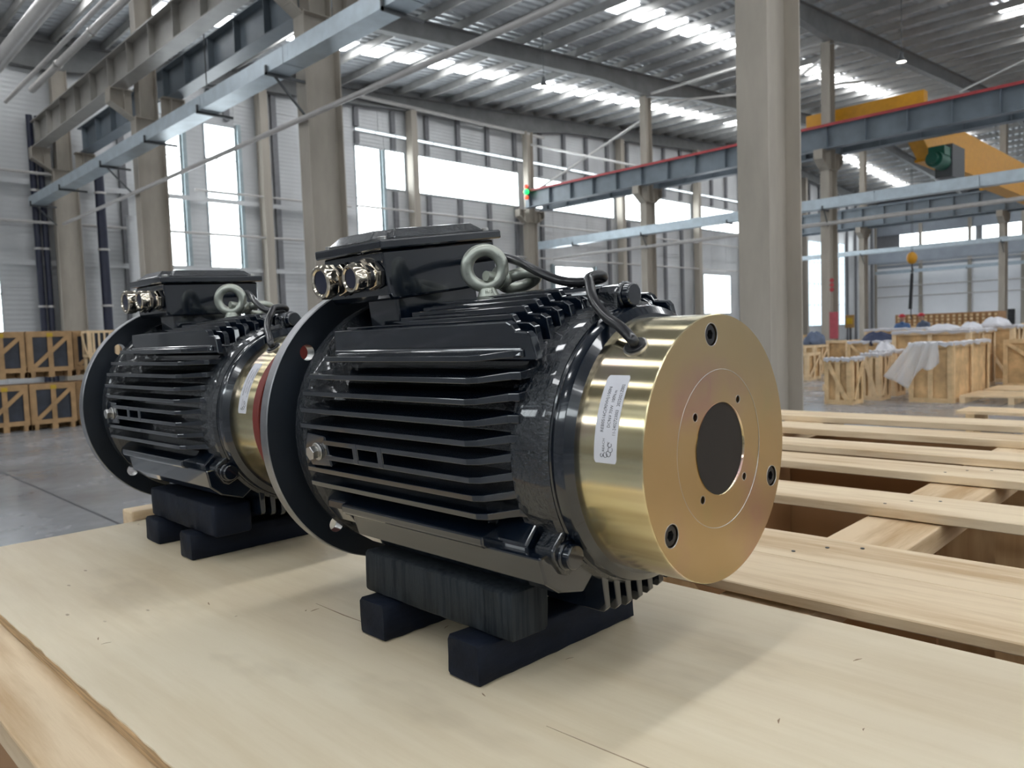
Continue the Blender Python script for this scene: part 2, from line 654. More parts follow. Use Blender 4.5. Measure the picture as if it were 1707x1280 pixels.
# roof: corrugated sheet, ribs running down the slope
ce = MB()
per = 0.32
ny = int((WY1 + 1 - WY0) / per)
offs = [(0, 0), (0.10, 0), (0.14, 0.05), (0.26, 0.05), (0.30, 0)]
ys = []
for i in range(ny + 1):
    for dy, dz in offs[:-1]:
        ys.append((WY0 + i * per + dy, dz))
xs = [WX0, 50.0, WX1 + 1]
vs = []
for x in xs:
    for y, dz in ys:
        vs.append((x, y, roof_z(x) + dz))
nn = len(ys)
fs = [(j * nn + i, j * nn + i + 1, (j + 1) * nn + i + 1, (j + 1) * nn + i) for j in range(2) for i in range(nn - 1)]
ce.add(vs, fs)
ceiling = ce.obj('ceiling', roof_sheet)
tag(ceiling, 'ribbed metal roof sheeting on purlins', kind='structure')
# a cover above the sheeting keeps the sky out of the ribs
top = MB()
top.add([(WX0 - 1, WY0 - 1, roof_z(WX0) + 0.2), (50, WY0 - 1, roof_z(50) + 0.2), (50, WY1 + 1, roof_z(50) + 0.2), (WX0 - 1, WY1 + 1, roof_z(WX0) + 0.2),
         (WX1 + 2, WY0 - 1, roof_z(WX1) + 0.2), (WX1 + 2, WY1 + 1, roof_z(WX1) + 0.2)], [(0, 1, 2, 3), (1, 4, 5, 2)])
top.obj('roof_deck', roof_sheet, ceiling)

PUR = 1.4
pur_mesh = MB()
L0, L1 = WY0, WY1
for a in ((0, 0.07, 0.23, 0.25), (0, 0.012, 0.0, 0.25), (0, 0.07, 0.0, 0.02)):
    pur_mesh.box(a[0], a[1], L0, L1, a[2] - 0.25, a[3] - 0.25)
pur_me = pur_mesh.mesh('purlin', purlin_m)
kx = []
x = 7 - 15 * PUR
while x < WX1:
    kx.append(x)
    x += PUR
for x in kx:
    p = link('purlin', pur_me, ceiling)
    p.location = (x, 0, roof_z(x) - 0.005)

SKY_Y = [22.6, 15.2, 7.3, 0.1, -7.4, -14.9]
for yc in SKY_Y:
    for i, x in enumerate(kx[:-1]):
        if x > 70.5 or x < -12:
            continue
        if yc == 7.3 and i % 3:
            continue
        x0, x1 = x + 0.34, x + PUR - 0.22
        if (yc == 15.2 and i % 9 == 5) or (yc == 22.6 and i % 11 == 4):
            continue
        q = MB()
        za, zb = roof_z(x0) - 0.012, roof_z(x1) - 0.012
        y0, y1 = yc - 0.45, yc + 0.45
        q.add([(x0, y0, za), (x1, y0, zb), (x1, y1, zb), (x0, y1, za), (x0, y0, za - 0.02), (x1, y0, zb - 0.02), (x1, y1, zb - 0.02), (x0, y1, za - 0.02)],
              [(0, 1, 2, 3), (7, 6, 5, 4), (0, 4, 5, 1), (1, 5, 6, 2), (2, 6, 7, 3), (3, 7, 4, 0)])
        q.obj('skylight_panel', sky_m, ceiling)


def ibeam_poly(x0, x1, y, zfun_bot, zfun_top, fw, name, mat, parent=None, tf=0.03):
    """I-section rafter along X with sloping top and bottom"""
    q = MB()

    def slab(xa, xb, ya, yb, za0, za1, zb0, zb1):
        q.add([(xa, ya, za0), (xb, ya, zb0), (xb, yb, zb0), (xa, yb, za0), (xa, ya, za1), (xb, ya, zb1), (xb, yb, zb1), (xa, yb, za1)],
              [(0, 3, 2, 1), (4, 5, 6, 7), (0, 1, 5, 4), (1, 2, 6, 5), (2, 3, 7, 6), (3, 0, 4, 7)])
    for a, b in zip(x0, x1):
        slab(a, b, y - fw / 2, y + fw / 2, zfun_bot(a), zfun_bot(a) + tf, zfun_bot(b), zfun_bot(b) + tf)
        slab(a, b, y - fw / 2, y + fw / 2, zfun_top(a) - tf, zfun_top(a), zfun_top(b) - tf, zfun_top(b))
        slab(a, b, y - 0.012, y + 0.012, zfun_bot(a), zfun_top(a), zfun_bot(b), zfun_top(b))
    return q.obj(name, mat, parent)


RY = [-4.0, 3.52, 11.3, 18.95, 26.05]


def rbot(x):
    base = roof_z(x) - 0.85
    # haunches over the column lines
    for cx in (7, 27, 50):
        d = abs(x - cx)
        if d < 3:
            base -= 0.28 * (1 - d / 3)
    return base


cuts = [WX0, 4, 7, 10, 24, 27, 30, 47, 50, 53, WX1]
for y in RY:
    o = ibeam_poly(cuts[:-1], cuts[1:], y, rbot, lambda x: roof_z(x) - 0.27, 0.26, 'rafter', rafter_m)
    tag(o, 'dark grey tapered steel roof rafter over the hall', kind='structure')

# columns ---------------------------------------------------------
XR = [7.0, 27.0, 50.0]
YR = [3.52, 11.42, 19.0, 25.8]


def column_mesh(h, hc=6.85, w=0.66, f=0.31):
    q = MB()
    t = 0.022
    q.box(-w / 2, -w / 2 + t, -f / 2, f / 2, 0, hc)
    q.box(w / 2 - t, w / 2, -f / 2, f / 2, 0, hc)
    q.box(-w / 2 + t, w / 2 - t, -0.008, 0.008, 0, hc)
    u = w / 2 * 0.62
    q.box(-u, -u + t, -f / 2, f / 2, hc, h)
    q.box(u - t, u, -f / 2, f / 2, hc, h)
    q.box(-u + t, u - t, -0.008, 0.008, hc, h)
    q.box(-w / 2 - 0.08, w / 2 + 0.08, -f / 2 - 0.08, f / 2 + 0.08, 0, 0.03)
    for z in (hc - 0.02,):
        q.box(-w / 2 + t, w / 2 - t, -f / 2 + 0.01, f / 2 - 0.01, z, z + 0.015)
    return q


def corbel(side, w=0.66, f=0.31):
    """tapered bracket that carries a crane girder"""
    s = side
    q = MB()
    x0, x1 = s * w / 2, s * (w / 2 + 0.50)
    zt, zb, ze = H + 5.92, H + 5.30, H + 5.62

    def pr(poly, y0, y1):
        if s < 0:
            poly = poly[::-1]
        q.prism(poly, 'y', y0, y1)
    pr([(x0, zb), (x1, ze), (x1, zt), (x0, zt)], -0.01, 0.01)
    q.box(min(x0, x1), max(x0, x1), -f / 2, f / 2, zt - 0.025, zt)
    pr([(x0, zb - 0.025), (x1, ze - 0.025), (x1, ze), (x0, zb)], -f / 2, f / 2)
    q.box(min(x1, x1 + s * 0.02), max(x1, x1 + s * 0.02), -f / 2, f / 2, ze - 0.025, zt)
    q.box(x0 + s * 0.2 - 0.01, x0 + s * 0.2 + 0.01, -f / 2 + 0.01, f / 2 - 0.01, zb + 0.1, zt)
    return q


for X in XR:
    for Y in YR:
        if X > 40 and Y < 10:
            continue
        if X == 27.0 and Y < 10:
            continue
        h = rbot(X) - 0.003
        c = empty('steel_column', (X, Y, 0), kind='structure')
        tag(c, 'beige painted H section steel column of the hall')
        column_mesh(h).obj('shaft', col_paint, c)
        corbel(-1).obj('corbel', col_paint, c)
        corbel(1).obj('corbel', col_paint, c)
for X in (13.5, 20.2, 34.4, 42.1, 57.0, 62.5):
    c = B(-0.15, 0.15, -0.2, 0.2, 0, 1).obj('wind_column', col_paint)
    c.location = (X, 25.95, 0)
    c.scale = (1, 1, rbot(X) - 0.01)
    tag(c, 'slim beige steel post against the far gable wall', kind='structure')

# walls ------------------------------------------------------------
wins = []   # (x0, x1, z0, z1) holes of the far gable wall, heights absolute
strip_x = [18.9, 19.95, 20.45, 27.0, 27.6, 34.15, 34.65, 41.85, 42.35, 49.6]
WIN = [(17.55, 18.75, 1.0, 9.25, 1, 8), (19.0, 20.0, 7.68, 9.27, 2, 1), (20.45, 26.75, 7.66, 9.27, 7, 1), (27.45, 34.15, 7.68, 9.2, 7, 1), (34.7, 41.8, 7.70, 9.2, 8, 1),
       (42.4, 49.6, 7.75, 9.2, 8, 1), (9.95, 10.68, 0.9, 9.0, 1, 7), (11.5, 12.62, 0.9, 9.1, 1, 7),
       (29.2, 32.2, 2.45, 4.93, 4, 2), (43.2, 46.5, 2.45, 4.95, 5, 2), (57.8, 61.5, 1.4, 8.0, 5, 4), (63.5, 65.1, 1.4, 8.1, 3, 4), (4.7, 5.28, 1.0, 4.3, 1, 3)]


def window(n, a0, a1, z0, z1, cols, rows, pos, axis='x', mat=None, t=0.035):
    """frame and single panes; lies in the wall plane at pos"""
    r = empty('window_%d' % n, kind='structure')
    tag(r, 'daylit window of the hall')
    fr = MB()

    def bx(q, u0, u1, d0, d1, w0, w1):
        if axis == 'x':
            q.box(u0, u1, pos + d0, pos + d1, w0, w1)
        else:
            q.box(pos + d0, pos + d1, u0, u1, w0, w1)
    bx(fr, a0, a1, -0.03, 0.05, z0, z0 + t)
    bx(fr, a0, a1, -0.03, 0.05, z1 - t, z1)
    bx(fr, a0, a0 + t, -0.03, 0.05, z0, z1)
    bx(fr, a1 - t, a1, -0.03, 0.05, z0, z1)
    W, Hh = (a1 - a0) / cols, (z1 - z0) / rows
    for i in range(1, cols):
        bx(fr, a0 + i * W - t / 2, a0 + i * W + t / 2, -0.03, 0.05, z0, z1)
    for j in range(1, rows):
        bx(fr, a0, a1, -0.03, 0.05, z0 + j * Hh - t / 2, z0 + j * Hh + t / 2)
    fr.obj('frame', frame_m, r)
    for i in range(cols):
        for j in range(rows):
            q = MB()
            bx(q, a0 + i * W + t / 2, a0 + (i + 1) * W - t / 2, 0.0, 0.02, z0 + j * Hh + t / 2, z0 + (j + 1) * Hh - t / 2)
            q.obj('pane', mat or pane_m, r)
    return r


WIN.append((17.6, 49.6, H + 8.30, H + 8.46, 32, 1))
for n, (a, b, c, d, cols, rows) in enumerate(WIN):
    window(n + 1, a, b, c, d, cols, rows, WY1 - 0.02, mat=pane_dim if a > 55 else (pane_slit if d - c < 0.3 else pane_m))

wall = empty('wall_far', kind='structure')
tag(wall, 'grey sheeted gable wall with windows at the far end of the hall')
edges = sorted(set([round(WX0, 3), WX1] + [round(7 + 1.775 * k, 3) for k in range(-11, 37)] + [w_[0] for w_ in WIN] + [w_[1] for w_ in WIN]))
for a, b in zip(edges[:-1], edges[1:]):
    if b - a < 0.02:
        continue
    hole = sorted([(w_[2], w_[3]) for w_ in WIN if w_[0] <= a + 1e-6 and w_[1] >= b - 1e-6])
    z = 0.0
    segs = []
    for h0, h1 in hole:
        if h0 > z:
            segs.append((z, h0))
        z = max(z, h1)
    ztop = roof_z((a + b) / 2) + 0.1
    segs.append((z, ztop))
    for s0, s1 in segs:
        cutz = [s0] + [q for q in (3.4, 5.2, 9.9) if s0 + 0.3 < q < s1 - 0.3] + [s1]
        for c0, c1 in zip(cutz[:-1], cutz[1:]):
            dy = random.uniform(-0.004, 0.012)
            B(a + 0.004, b - 0.004, WY1 + dy, WY1 + 0.12, c0 + 0.004, c1 - 0.004).obj('panel', wall_sheet, wall)
B(WX0, WX1, WY1 + 0.12, WY1 + 0.16, 0, 14.2).obj('back_sheet', dark_stud, wall)
for k in range(-11, 37):
    x = 7 + 1.775 * k
    if any(w_[0] - 0.1 < x < w_[1] + 0.1 for w_ in WIN):
        for z0, z1 in ((9.3, 9.78), (9.98, roof_z(x) - 0.9), (0, 7.6) if x > 19 and x < 50 else (0, 0)):
            if z1 > z0 and not any(w_[0] - 0.1 < x < w_[1] + 0.1 and w_[2] < z1 - 0.1 and w_[3] > z0 + 0.1 for w_ in WIN):
                B(x - 0.10, x + 0.10, WY1 - 0.14, WY1 - 0.006, z0, z1).obj('stud', dark_stud, wall)
    else:
        B(x - 0.10, x + 0.10, WY1 - 0.14, WY1 - 0.006, 0, roof_z(x) - 0.9).obj('stud', dark_stud, wall)
for x in (12.72, 18.86, 10.78, 28.95, 32.4):
    B(x - 0.06, x + 0.06, WY1 - 0.16, WY1 - 0.006, 0, 9.2 if x < 20 else 5).obj('stud', stud_blue, wall)
for z in (H + 2.55, H + 4.9):
    B(WX0, 17.4, WY1 - 0.165, WY1 - 0.145, z, z + 0.16).obj('girt', wall_sheet, wall)
# long bright ledge over the strip windows and rails on the wall
for a, b, z, r, m_, nm in ((5.0, 17.2, H + 3.78, 0.045, pipe_grey, 'rail'), (17.6, 50, H + 3.7, 0.045, pipe_grey, 'rail'),
                           (10.9, 17.0, H + 5.22, 0.04, pipe_grey, 'rail'), (17.3, 50, H + 5.28, 0.045, pipe_grey, 'rail'), (17.4, 28.2, H + 9.55, 0.08, pipe_grey, 'rail'),
                           (WX0, 7, H + 5.2, 0.045, pipe_grey, 'rail')):
    MB().cyl((a, 25.85, z), (b, 25.85, z), r, n=10).obj(nm, m_, wall, smooth=40)

# far long wall, near wall, left wall
for nm, bx_, lab in (('wall_right', (WX1, WX1 + 0.15, WY0, WY1, 0, 12), 'white far side wall of the hall'),
                     ('wall_left', (WX0 - 0.15, WX0, WY0, WY1, 0, 12), 'grey side wall of the hall'),
                     ('wall_near', (WX0, WX1, WY0 - 0.15, WY0, 0, 14), 'grey gable wall at the near end of the hall')):
    if nm == 'wall_right':
        r = empty(nm, kind='structure')
        x0, x1 = WX1, WX1 + 0.15
        y = 26.3
        while y > -4:
            y2 = y - 3.75
            B(x0, x1, y2 + 0.03, y, 0, H + 3.1).obj('panel', white_wall, r)
            B(x0, x1, y2 + 0.03, y, H + 3.13, H + 4.75).obj('panel', white_wall, r)
            B(x0, x1, y2 + 0.03, y, H + 4.78, H + 6.33).obj('panel', band_wall, r)
            B(x0, x1, y2 + 0.03, y, H + 7.62, 12).obj('panel', band_wall, r)
            B(x0 - 0.25, x0 - 0.02, y - 0.12, y + 0.12, 0, 10).obj('stud', col_paint, r)
            y = y2
        B(x0 + 0.15, x0 + 0.2, WY0, WY1, 0, 12.5).obj('back_sheet', dark_stud, r)
        B(x0, x1, WY0, y, 0, 12).obj('panel', white_wall, r)
        for z in (H + 2.2, H + 3.1, H + 5.0):
            MB().cyl((x0 - 0.4, -3, z), (x0 - 0.4, 26, z), 0.05, n=8).obj('rail', pipe_grey, r, smooth=40)
    else:
        r = B(*bx_).obj(nm, wall_sheet)
    tag(r, lab, kind='structure')
wn = len(WIN)
for i, (a, b) in enumerate([(24.3, 18.4), (17.95, 12.0)]):
    wn += 1
    window(wn, b, a, H + 6.36, H + 7.6, 5, 1, WX1 + 0.05, axis='y', mat=pane_m)
for i, y in enumerate((-16, -8, 0, 8, 16)):
    wn += 1
    window(wn, y - 3, y + 3, 7.2, 8.9, 4, 1, WX0 + 0.06, axis='y')
for i, x in enumerate((-6, 4, 14, 24, 34)):
    wn += 1
    window(wn, x - 3.5, x + 3.5, 7.6, 9.2, 4, 1, WY0 + 0.06, axis='x')

# downpipes and dark strips by the far left corner
for i, (x, r, mm, lab) in enumerate(((6.24, 0.085, navy_pipe, 'dark blue downpipe by the far wall, left one of the pair'),
                                     (6.46, 0.085, navy_pipe, 'dark blue downpipe by the far wall, right one of the pair'),
                                     (7.86, 0.14, navy_pipe, 'thick dark blue downpipe just right of the farthest left column'))):
    q = MB().cyl((x, 26.04 if i < 2 else 25.5, 0), (x, 26.04 if i < 2 else 25.5, 8.4 if i < 2 else 7.2), r, n=14)
    o = q.obj('downpipe', mm, smooth=40)
    tag(o, lab, 'pipe')
    for z in (2.8, 4.5, 6.2):
        MB().cyl((x, 26.04 if i < 2 else 25.5, z), (x, 26.04 if i < 2 else 25.5, z + 0.06), r + 0.025, n=14).obj('collar', pipe_grey, o, smooth=40)
for i, (x, w_) in enumerate(((2.9, 1.05), (8.75, 0.35), (9.3, 0.4))):
    o = MB().cyl((x, 24.7, 0), (x, 24.7, 9.0), w_, n=32) if i == 0 else MB().cyl((x, 25.45, 0), (x, 25.45, 5.6), w_ * 0.55, n=18)
    o = o.obj('air_duct', wall_sheet, smooth=40)
    tag(o, ['very wide grey vertical duct in the far left corner', 'slim shiny vertical duct right of the dark downpipe', 'shiny vertical duct next to the second left column'][i], 'duct')

# crane girders ------------------------------------------------------


def girder(x, y0, y1, z0, z1, mat, label, fw=0.34, step=1.27, red=False, left=None):
    g = empty('crane_girder', (x, y1, z0))
    tag(g, label, 'crane girder')
    L = y1 - y0
    hh = z1 - z0
    B(-fw / 2, fw / 2, -L, 0, 0, 0.025).obj('bottom_flange', mat, g)
    B(-fw / 2, fw / 2, -L, 0, hh - 0.025, hh).obj('top_flange', mat, g)
    B(-0.008, 0.008, -L, 0, 0.025, hh - 0.025).obj('web', mat, g)
    st = MB().box(-fw / 2 + 0.02, -0.008, -0.008, 0.008, 0.025, hh - 0.025).box(0.008, fw / 2 - 0.02, -0.008, 0.008, 0.025, hh - 0.025).mesh('stiffener', mat)
    k = 0.35
    while k < L:
        s = link('stiffener', st, g)
        s.location = (0, -k, 0)
        k += step
    B(-0.04, 0.04, -L, 0, hh, hh + 0.09).obj('rail', rail_red if red else mat, g)
    if red:
        B(-fw / 2 - 0.015, -fw / 2, -L, 0, hh - 0.04, hh + 0.05).obj('conductor_strip', rail_red, g)
    return g


girder(6.38, 4.6, 25.85, H + 5.925, H + 6.66, girder_pale, 'warm grey crane runway girder on the left side of the nearest column row')
girder(7.62, 4.6, 25.85, H + 5.925, H + 6.66, girder_paint, 'dark crane runway girder on the right side of the nearest column row', fw=0.34)
gr = girder(26.42, 1.5, 25.5, H + 5.925, H + 6.68, girder_paint, 'blue grey crane runway girder with red conductor rail on the middle column row', red=True)
girder(27.62, 1.5, 25.5, H + 5.925, H + 6.66, girder_paint, 'blue grey crane runway girder behind the red railed one')
girder(49.4, 8.0, 25.5, H + 5.925, H + 7.05, girder_paint, 'deep grey crane runway girder on the farthest column row')
girder(50.6, 8.0, 25.5, H + 5.925, H + 7.05, girder_paint, 'crane runway girder on the hidden side of the farthest column row')
bm = B(68.0, 68.4, 2, 26, H + 4.95, H + 6.0).obj('crane_girder', band_wall)
tag(bm, 'dark deep beam running in front of the white side wall', 'crane girder')
sg = MB().box(26.12, 26.22, 25.05, 25.2, H + 6.3, H + 6.9).obj('signal_lamp', steel_dark)
tag(sg, 'small red and green signal lamp at the far end of the red railed girder', 'signal lamp')
MB().sphere((26.10, 25.12, H + 6.62), 0.13).obj('green_lens', emit('green_lens', (0.02, 0.8, 0.15), 1.2), sg, smooth=60)
MB().sphere((26.10, 25.12, H + 6.36), 0.10).obj('red_lens', emit('red_lens', (0.9, 0.1, 0.03), 0.8), sg, smooth=60)
MB().sphere((26.10, 25.12, H + 6.86), 0.10).obj('red_lens', emit('red_lens_top', (0.8, 0.08, 0.05), 0.7), sg, smooth=60)

# trays, pipes -------------------------------------------------------


def tray(x, y0, y1, z, wdt, hgt, label, brackets, ext=0.28):
    t = empty('cable_tray', (x, y1, z))
    tag(t, label, 'cable tray')
    k = 0
    L = y1 - y0
    sec = 3.0
    while k < L:
        a, b = -min(k + sec, L), -k
        q = MB().box(0, wdt, a + 0.01, b - 0.01, 0, 0.004).box(0, 0.004, a + 0.01, b - 0.01, 0.004, hgt).box(wdt - 0.004, wdt, a + 0.01, b - 0.01, 0.004, hgt).box(0, wdt, a + 0.01, b - 0.01, hgt, hgt + 0.004)
        q.box(-0.003, 0, b - 0.15, b - 0.01, 0.03, hgt - 0.03)
        q.obj('tray_section', galv, t)
        k += sec
    for by, diag in brackets:
        q = MB().box(-0.04, wdt + ext, by - y1 - 0.02, by - y1 + 0.02, -0.05, -0.004)
        q.box(-0.04, -0.01, by - y1 - 0.02, by - y1 + 0.02, -0.05, 0.10)
        if diag:
            q.beam((0.12, by - y1, -0.04), (wdt + ext - 0.02, by - y1, -0.55), 0.03, 0.03)
        q.obj('bracket', steel_dark, t)
    return t


tray(6.02, 3.0, 25.8, H + 4.22, 0.36, 0.25, 'long galvanised cable tray climbing across the left side in front of the columns', [(25.5, 1), (22.6, 0), (19.3, 1), (16.5, 0), (13.9, 0), (11.3, 1), (8.2, 0), (5.2, 0)])
tray(26.2, 3.0, 24.6, H + 3.92, 0.36, 0.34, 'pale blue grey cable tray along the middle column row', [(18.8, 1), (11.3, 1), (14.9, 0), (22.5, 0)], 0.10)
tray(49.0, 8.0, 24.0, H + 4.2, 0.36, 0.26, 'cable tray along the farthest column row', [(18.8, 1), (11.3, 1)])
tray(71.0, 9.0, 26.0, H + 4.2, 0.30, 0.26, 'narrow cable tray low on the white side wall', [(18.8, 0), (11.3, 0)])
for (x, y0, y1, z, r, lab) in ((6.58, 3.0, 24.6, H + 3.60, 0.042, 'thin grey pipe running below the left cable tray'),
                               (26.62, 3.0, 24.0, H + 3.46, 0.07, 'thin pale pipe below the middle cable tray'),
                               (4.39, 4.0, 26.0, H + 6.5, 0.16, 'thick grey pipe high at the top left'),
                               (5.75, 4.0, 23.5, H + 6.9, 0.085, 'grey jointed pipe above the left crane girder'),
                               (5.35, 4.0, 24.5, H + 6.75, 0.05, 'slim pipe beside the jointed pipe at the top left')):
    o = MB().cyl((x, y0, z), (x, y1, z), r, n=14).obj('service_pipe', pipe_grey, smooth=40)
    tag(o, lab, 'pipe')
    if 0.08 < r < 0.1:
        for y in (21, 18.4, 15.8, 13.2):
            MB().cyl((x, y, z), (x, y + 0.12, z), r + 0.02, n=14).obj('coupling', bare_steel, o, smooth=40)
# roof and wall bracing ---------------------------------------------
for i, (a, b, r, lab) in enumerate((((27.0, 25.6, H + 9.0), (27.0, 19.2, H + 6.8), 0.05, 'bracing tube falling to the right above the red railed girder'),
                                    ((27.15, 19.2, H + 8.8), (27.15, 25.6, H + 6.8), 0.06, 'bracing tube rising to the right to the middle column head'),
                                    ((28.5, 18.9, H + 9.7), (36, 11.4, H + 10.4), 0.05, 'roof bracing tube right of the big column'),
                                    ((36, 18.9, H + 10.5), (28.5, 11.4, H + 10.1), 0.05, 'roof bracing tube crossing towards the upper right'),
                                    ((27.0, 11.6, H + 9.7), (27.0, 18.7, H + 9.7), 0.06, 'tie tube between the middle column heads'),
                                    ((42, 11.4, H + 10.9), (34, 3.6, H + 10.5), 0.05, 'roof bracing tube in the upper right corner'))):
    tag(MB().cyl(a, b, r, n=8).obj('bracing_tube', purlin_m, smooth=40), lab, 'bracing tube')

# bay lamps -----------------------------------------------------------
for i, (x, y, z, lab) in enumerate(((19.4, 17.7, H + 8.3, 'dark bell shaped bay lamp hanging before the row of skylights'),
                                    (26.6, 8.9, H + 8.3, 'bay lamp hanging above the yellow crane'),
                                    (8.31, 14.27, H + 6.0, 'bay lamp beside the upper end of the left cable tray'),
                                    (7.4, 16.6, H + 5.3, 'bay lamp just above the left cable tray'))):
    l = empty('bay_lamp', (x, y, z))
    tag(l, lab, 'lamp')
    M = Matrix.Rotation(radians(90), 4, 'X')
    MB().lathe([(0.05, 0.24), (0.07, 0.10), (0.15, -0.08), (0.155, -0.08)], 20, M).obj('shade', steel_dark, l, smooth=40)
    MB().cyl((0, 0, -0.07), (0, 0, -0.06), 0.135, n=20).obj('glass', lamp_m, l)
    top_z = roof_z(x) - z - 0.25
    MB().cyl((0, 0, 0.28), (0, 0, top_z), 0.012, n=6).obj('hanger', steel_dark, l)

# bridge crane ---------------------------------------------------------
cr = empty('bridge_crane', (27.62, 9.6, H + 6.75))
tag(cr, 'yellow overhead bridge crane running on the blue grey girders', 'crane')
et = MB().box(-0.18, 0.18, -1.1, 2.8, 0.0, 0.70).obj('end_carriage', yellow, cr, bevel=0.01)
et2 = link('end_carriage', et.data, cr)
et2.location = (21.78, 0, 0.39)
q = MB().prism([(0.25, -0.25), (1.9, -1.12), (20.2, -1.12), (21.5, -0.25), (21.5, 0.35), (0.25, 0.35)], 'y', -0.72, -0.22)
q.obj('bridge_girder', yellow, cr, bevel=0.01)
MB().box(1.9, 20.2, -0.80, -0.14, -1.19, -1.11).obj('bottom_flange', yellow, cr)
hb = MB().cyl((0.95, -1.05, -1.35), (1.85, -1.05, -1.35), 0.27, n=20).box(1.2, 1.9, -1.3, -0.8, -1.2, -0.9).cyl((0.7, -1.05, -1.35), (0.95, -1.05, -1.35), 0.18, n=16)
hb.obj('hoist', hoist_green, cr, smooth=40)
MB().box(1.9, 3.3, -1.35, -0.8, -1.85, -0.75).obj('control_box', steel_dark, cr, bevel=0.01)
hk = empty('hook_block', (28.0, 9.05, H + 1.95))
tag(hk, 'yellow crane hook block hanging over the workers', 'hook')
MB().sphere((0, 0, 0.18), 0.23, (1, 0.7, 0.9)).obj('block', yellow, hk, smooth=60)
hq = MB()
for s in (-1, 1):
    hq.cyl((s * 0.07, 0, 0.3), (s * 0.07, 0, 3.2), 0.008, n=6)
hq.obj('wire_rope', steel_dark, hk)
MB().tube([(0, 0, 0.0), (0, 0, -0.15), (0.08, 0, -0.22), (0.02, 0, -0.30), (-0.06, 0, -0.24)], 0.03, 8, 4).obj('hook', steel_dark, hk, smooth=40)
sl = MB().beam((28.0, 9.05, H + 1.62), (27.94, 9.1, H + 0.42), 0.09, 0.03).beam((28.03, 9.05, H + 1.62), (28.03, 9.1, H + 0.42), 0.08, 0.03).tube([(27.98, 9.08, H + 0.46), (27.98, 9.08, H + 0.2), (28.03, 9.08, H + 0.12), (27.95, 9.08, H + 0.08)], 0.02, 8, 3)
tag(sl.obj('lifting_sling', rubber, smooth=40), 'black lifting sling hanging from the yellow hook block', 'sling')

# signs on the columns
rb = B(26.60, 26.70, 11.0, 11.265, H - 0.5, H + 0.42).obj('notice_board', red_board_m)
tag(rb, 'tall red notice board on the column right of the big one', 'board')
pb = B(27.4, 27.46, 10.75, 11.05, H - 0.15, H + 0.3).obj('notice_board', poster_m)
B(27.46, 27.52, 10.87, 10.93, 0, H + 0.3).obj('post', steel_dark, pb)
tag(pb, 'ochre poster board beside the red notice board', 'board')
B(27.39, 27.4, 10.80, 11.0, H - 0.02, H + 0.2).obj('poster_sheet', sticker_yellow, pb)
hs = empty('hanging_sign', (26.66, 11.2, H + 1.35))
tag(hs, 'small red sign high on the column above the red board', 'sign')
for z in (0, 0.16, -0.16):
    MB().cyl((0, 0, z), (0.02, 0, z), 0.075, n=14).obj('sign_disc', rail_red, hs)
lv = empty('louvre', (WX1 - 0.06, 16.0, H - 0.85))
tag(lv, 'black louvred vent low on the white side wall', 'vent')
B(-0.03, 0.03, -0.4, 0.4, 0, 1.58).obj('frame', black_ox, lv)
for k in range(9):
    B(-0.09, -0.03, -0.38, 0.38, 0.06 + k * 0.17, 0.1 + k * 0.17).obj('slat', steel_dark, lv)

# ================================================================== CRATES FAR


def crate(name, x, y, wx, wy, h, mat, side, label, cat='crate', group=None, diag=True, sticker=False, open_top=True, facing='x', z=0.0, t=0.03, bw=0.11, panel=True, mid=True, legs=0.0):
    """timber crate with corner (x, y): extends +wx, +wy. Boards on the -x and -y faces"""
    c = empty(name, (x, y, z))
    tag(c, label, cat, group)
    q = MB()
    z0 = legs
    # corner posts
    for px in (0, wx - t):
        for py in (0, wy - t):
            MB().box(px, px + t, py, py + t, 0, h).obj('post', mat, c)
    # sheathing
    if panel:
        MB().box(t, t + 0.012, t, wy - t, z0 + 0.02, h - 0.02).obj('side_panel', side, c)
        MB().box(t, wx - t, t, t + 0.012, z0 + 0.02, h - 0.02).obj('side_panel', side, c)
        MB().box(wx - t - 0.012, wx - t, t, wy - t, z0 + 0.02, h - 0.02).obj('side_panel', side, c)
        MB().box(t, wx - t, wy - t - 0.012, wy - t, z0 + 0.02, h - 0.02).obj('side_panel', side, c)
    # frames on the two faces that look at the room
    for f in ('x', 'y'):
        W = wy if f == 'x' else wx

        def bd(u0, u1, w0, w1, d=0.0):
            if f == 'x':
                return MB().box(-0.018 - d, 0 - d, u0, u1, w0, w1)
            return MB().box(u0, u1, -0.018 - d, 0 - d, w0, w1)
        bd(0, W, z0, z0 + bw).obj('board', mat, c)
        bd(0, W, h - bw, h).obj('board', mat, c)
        bd(0, bw, z0 + bw, h - bw).obj('board', mat, c)
        bd(W - bw, W, z0 + bw, h - bw).obj('board', mat, c)
        if mid:
            bd(W / 2 - bw / 2, W / 2 + bw / 2, z0 + bw, h - bw).obj('board', mat, c)
        if diag:
            q = MB()
            if f == 'x':
                q.beam((-0.027, bw, h - bw), (-0.027, W - bw, z0 + bw), 0.018, bw * 0.8, up=(1, 0, 0)) if False else q.beam((-0.027, bw * 0.9, z0 + bw), (-0.027, W - bw * 0.9, h - bw), bw * 0.85, 0.018, up=(1, 0, 0))
            else:
                q.beam((bw * 0.9, -0.027, z0 + bw), (W - bw * 0.9, -0.027, h - bw), bw * 0.85, 0.018, up=(0, 1, 0))
            q.obj('brace', mat, c)
        if sticker:
            bd(W / 2 - 0.05, W / 2 + 0.05, h - bw, h - 0.01, 0.018).obj('sticker', sticker_yellow, c)
    if legs:
        for f in (0, wx / 2 - 0.05, wx - 0.1):
            MB().box(f, f + 0.1, 0, wy, 0, legs).obj('runner', mat, c)
    if not open_top:
        MB().box(-0.02, wx + 0.02, -0.02, wy + 0.02, h, h + 0.02).obj('lid', mat, c)
    return c


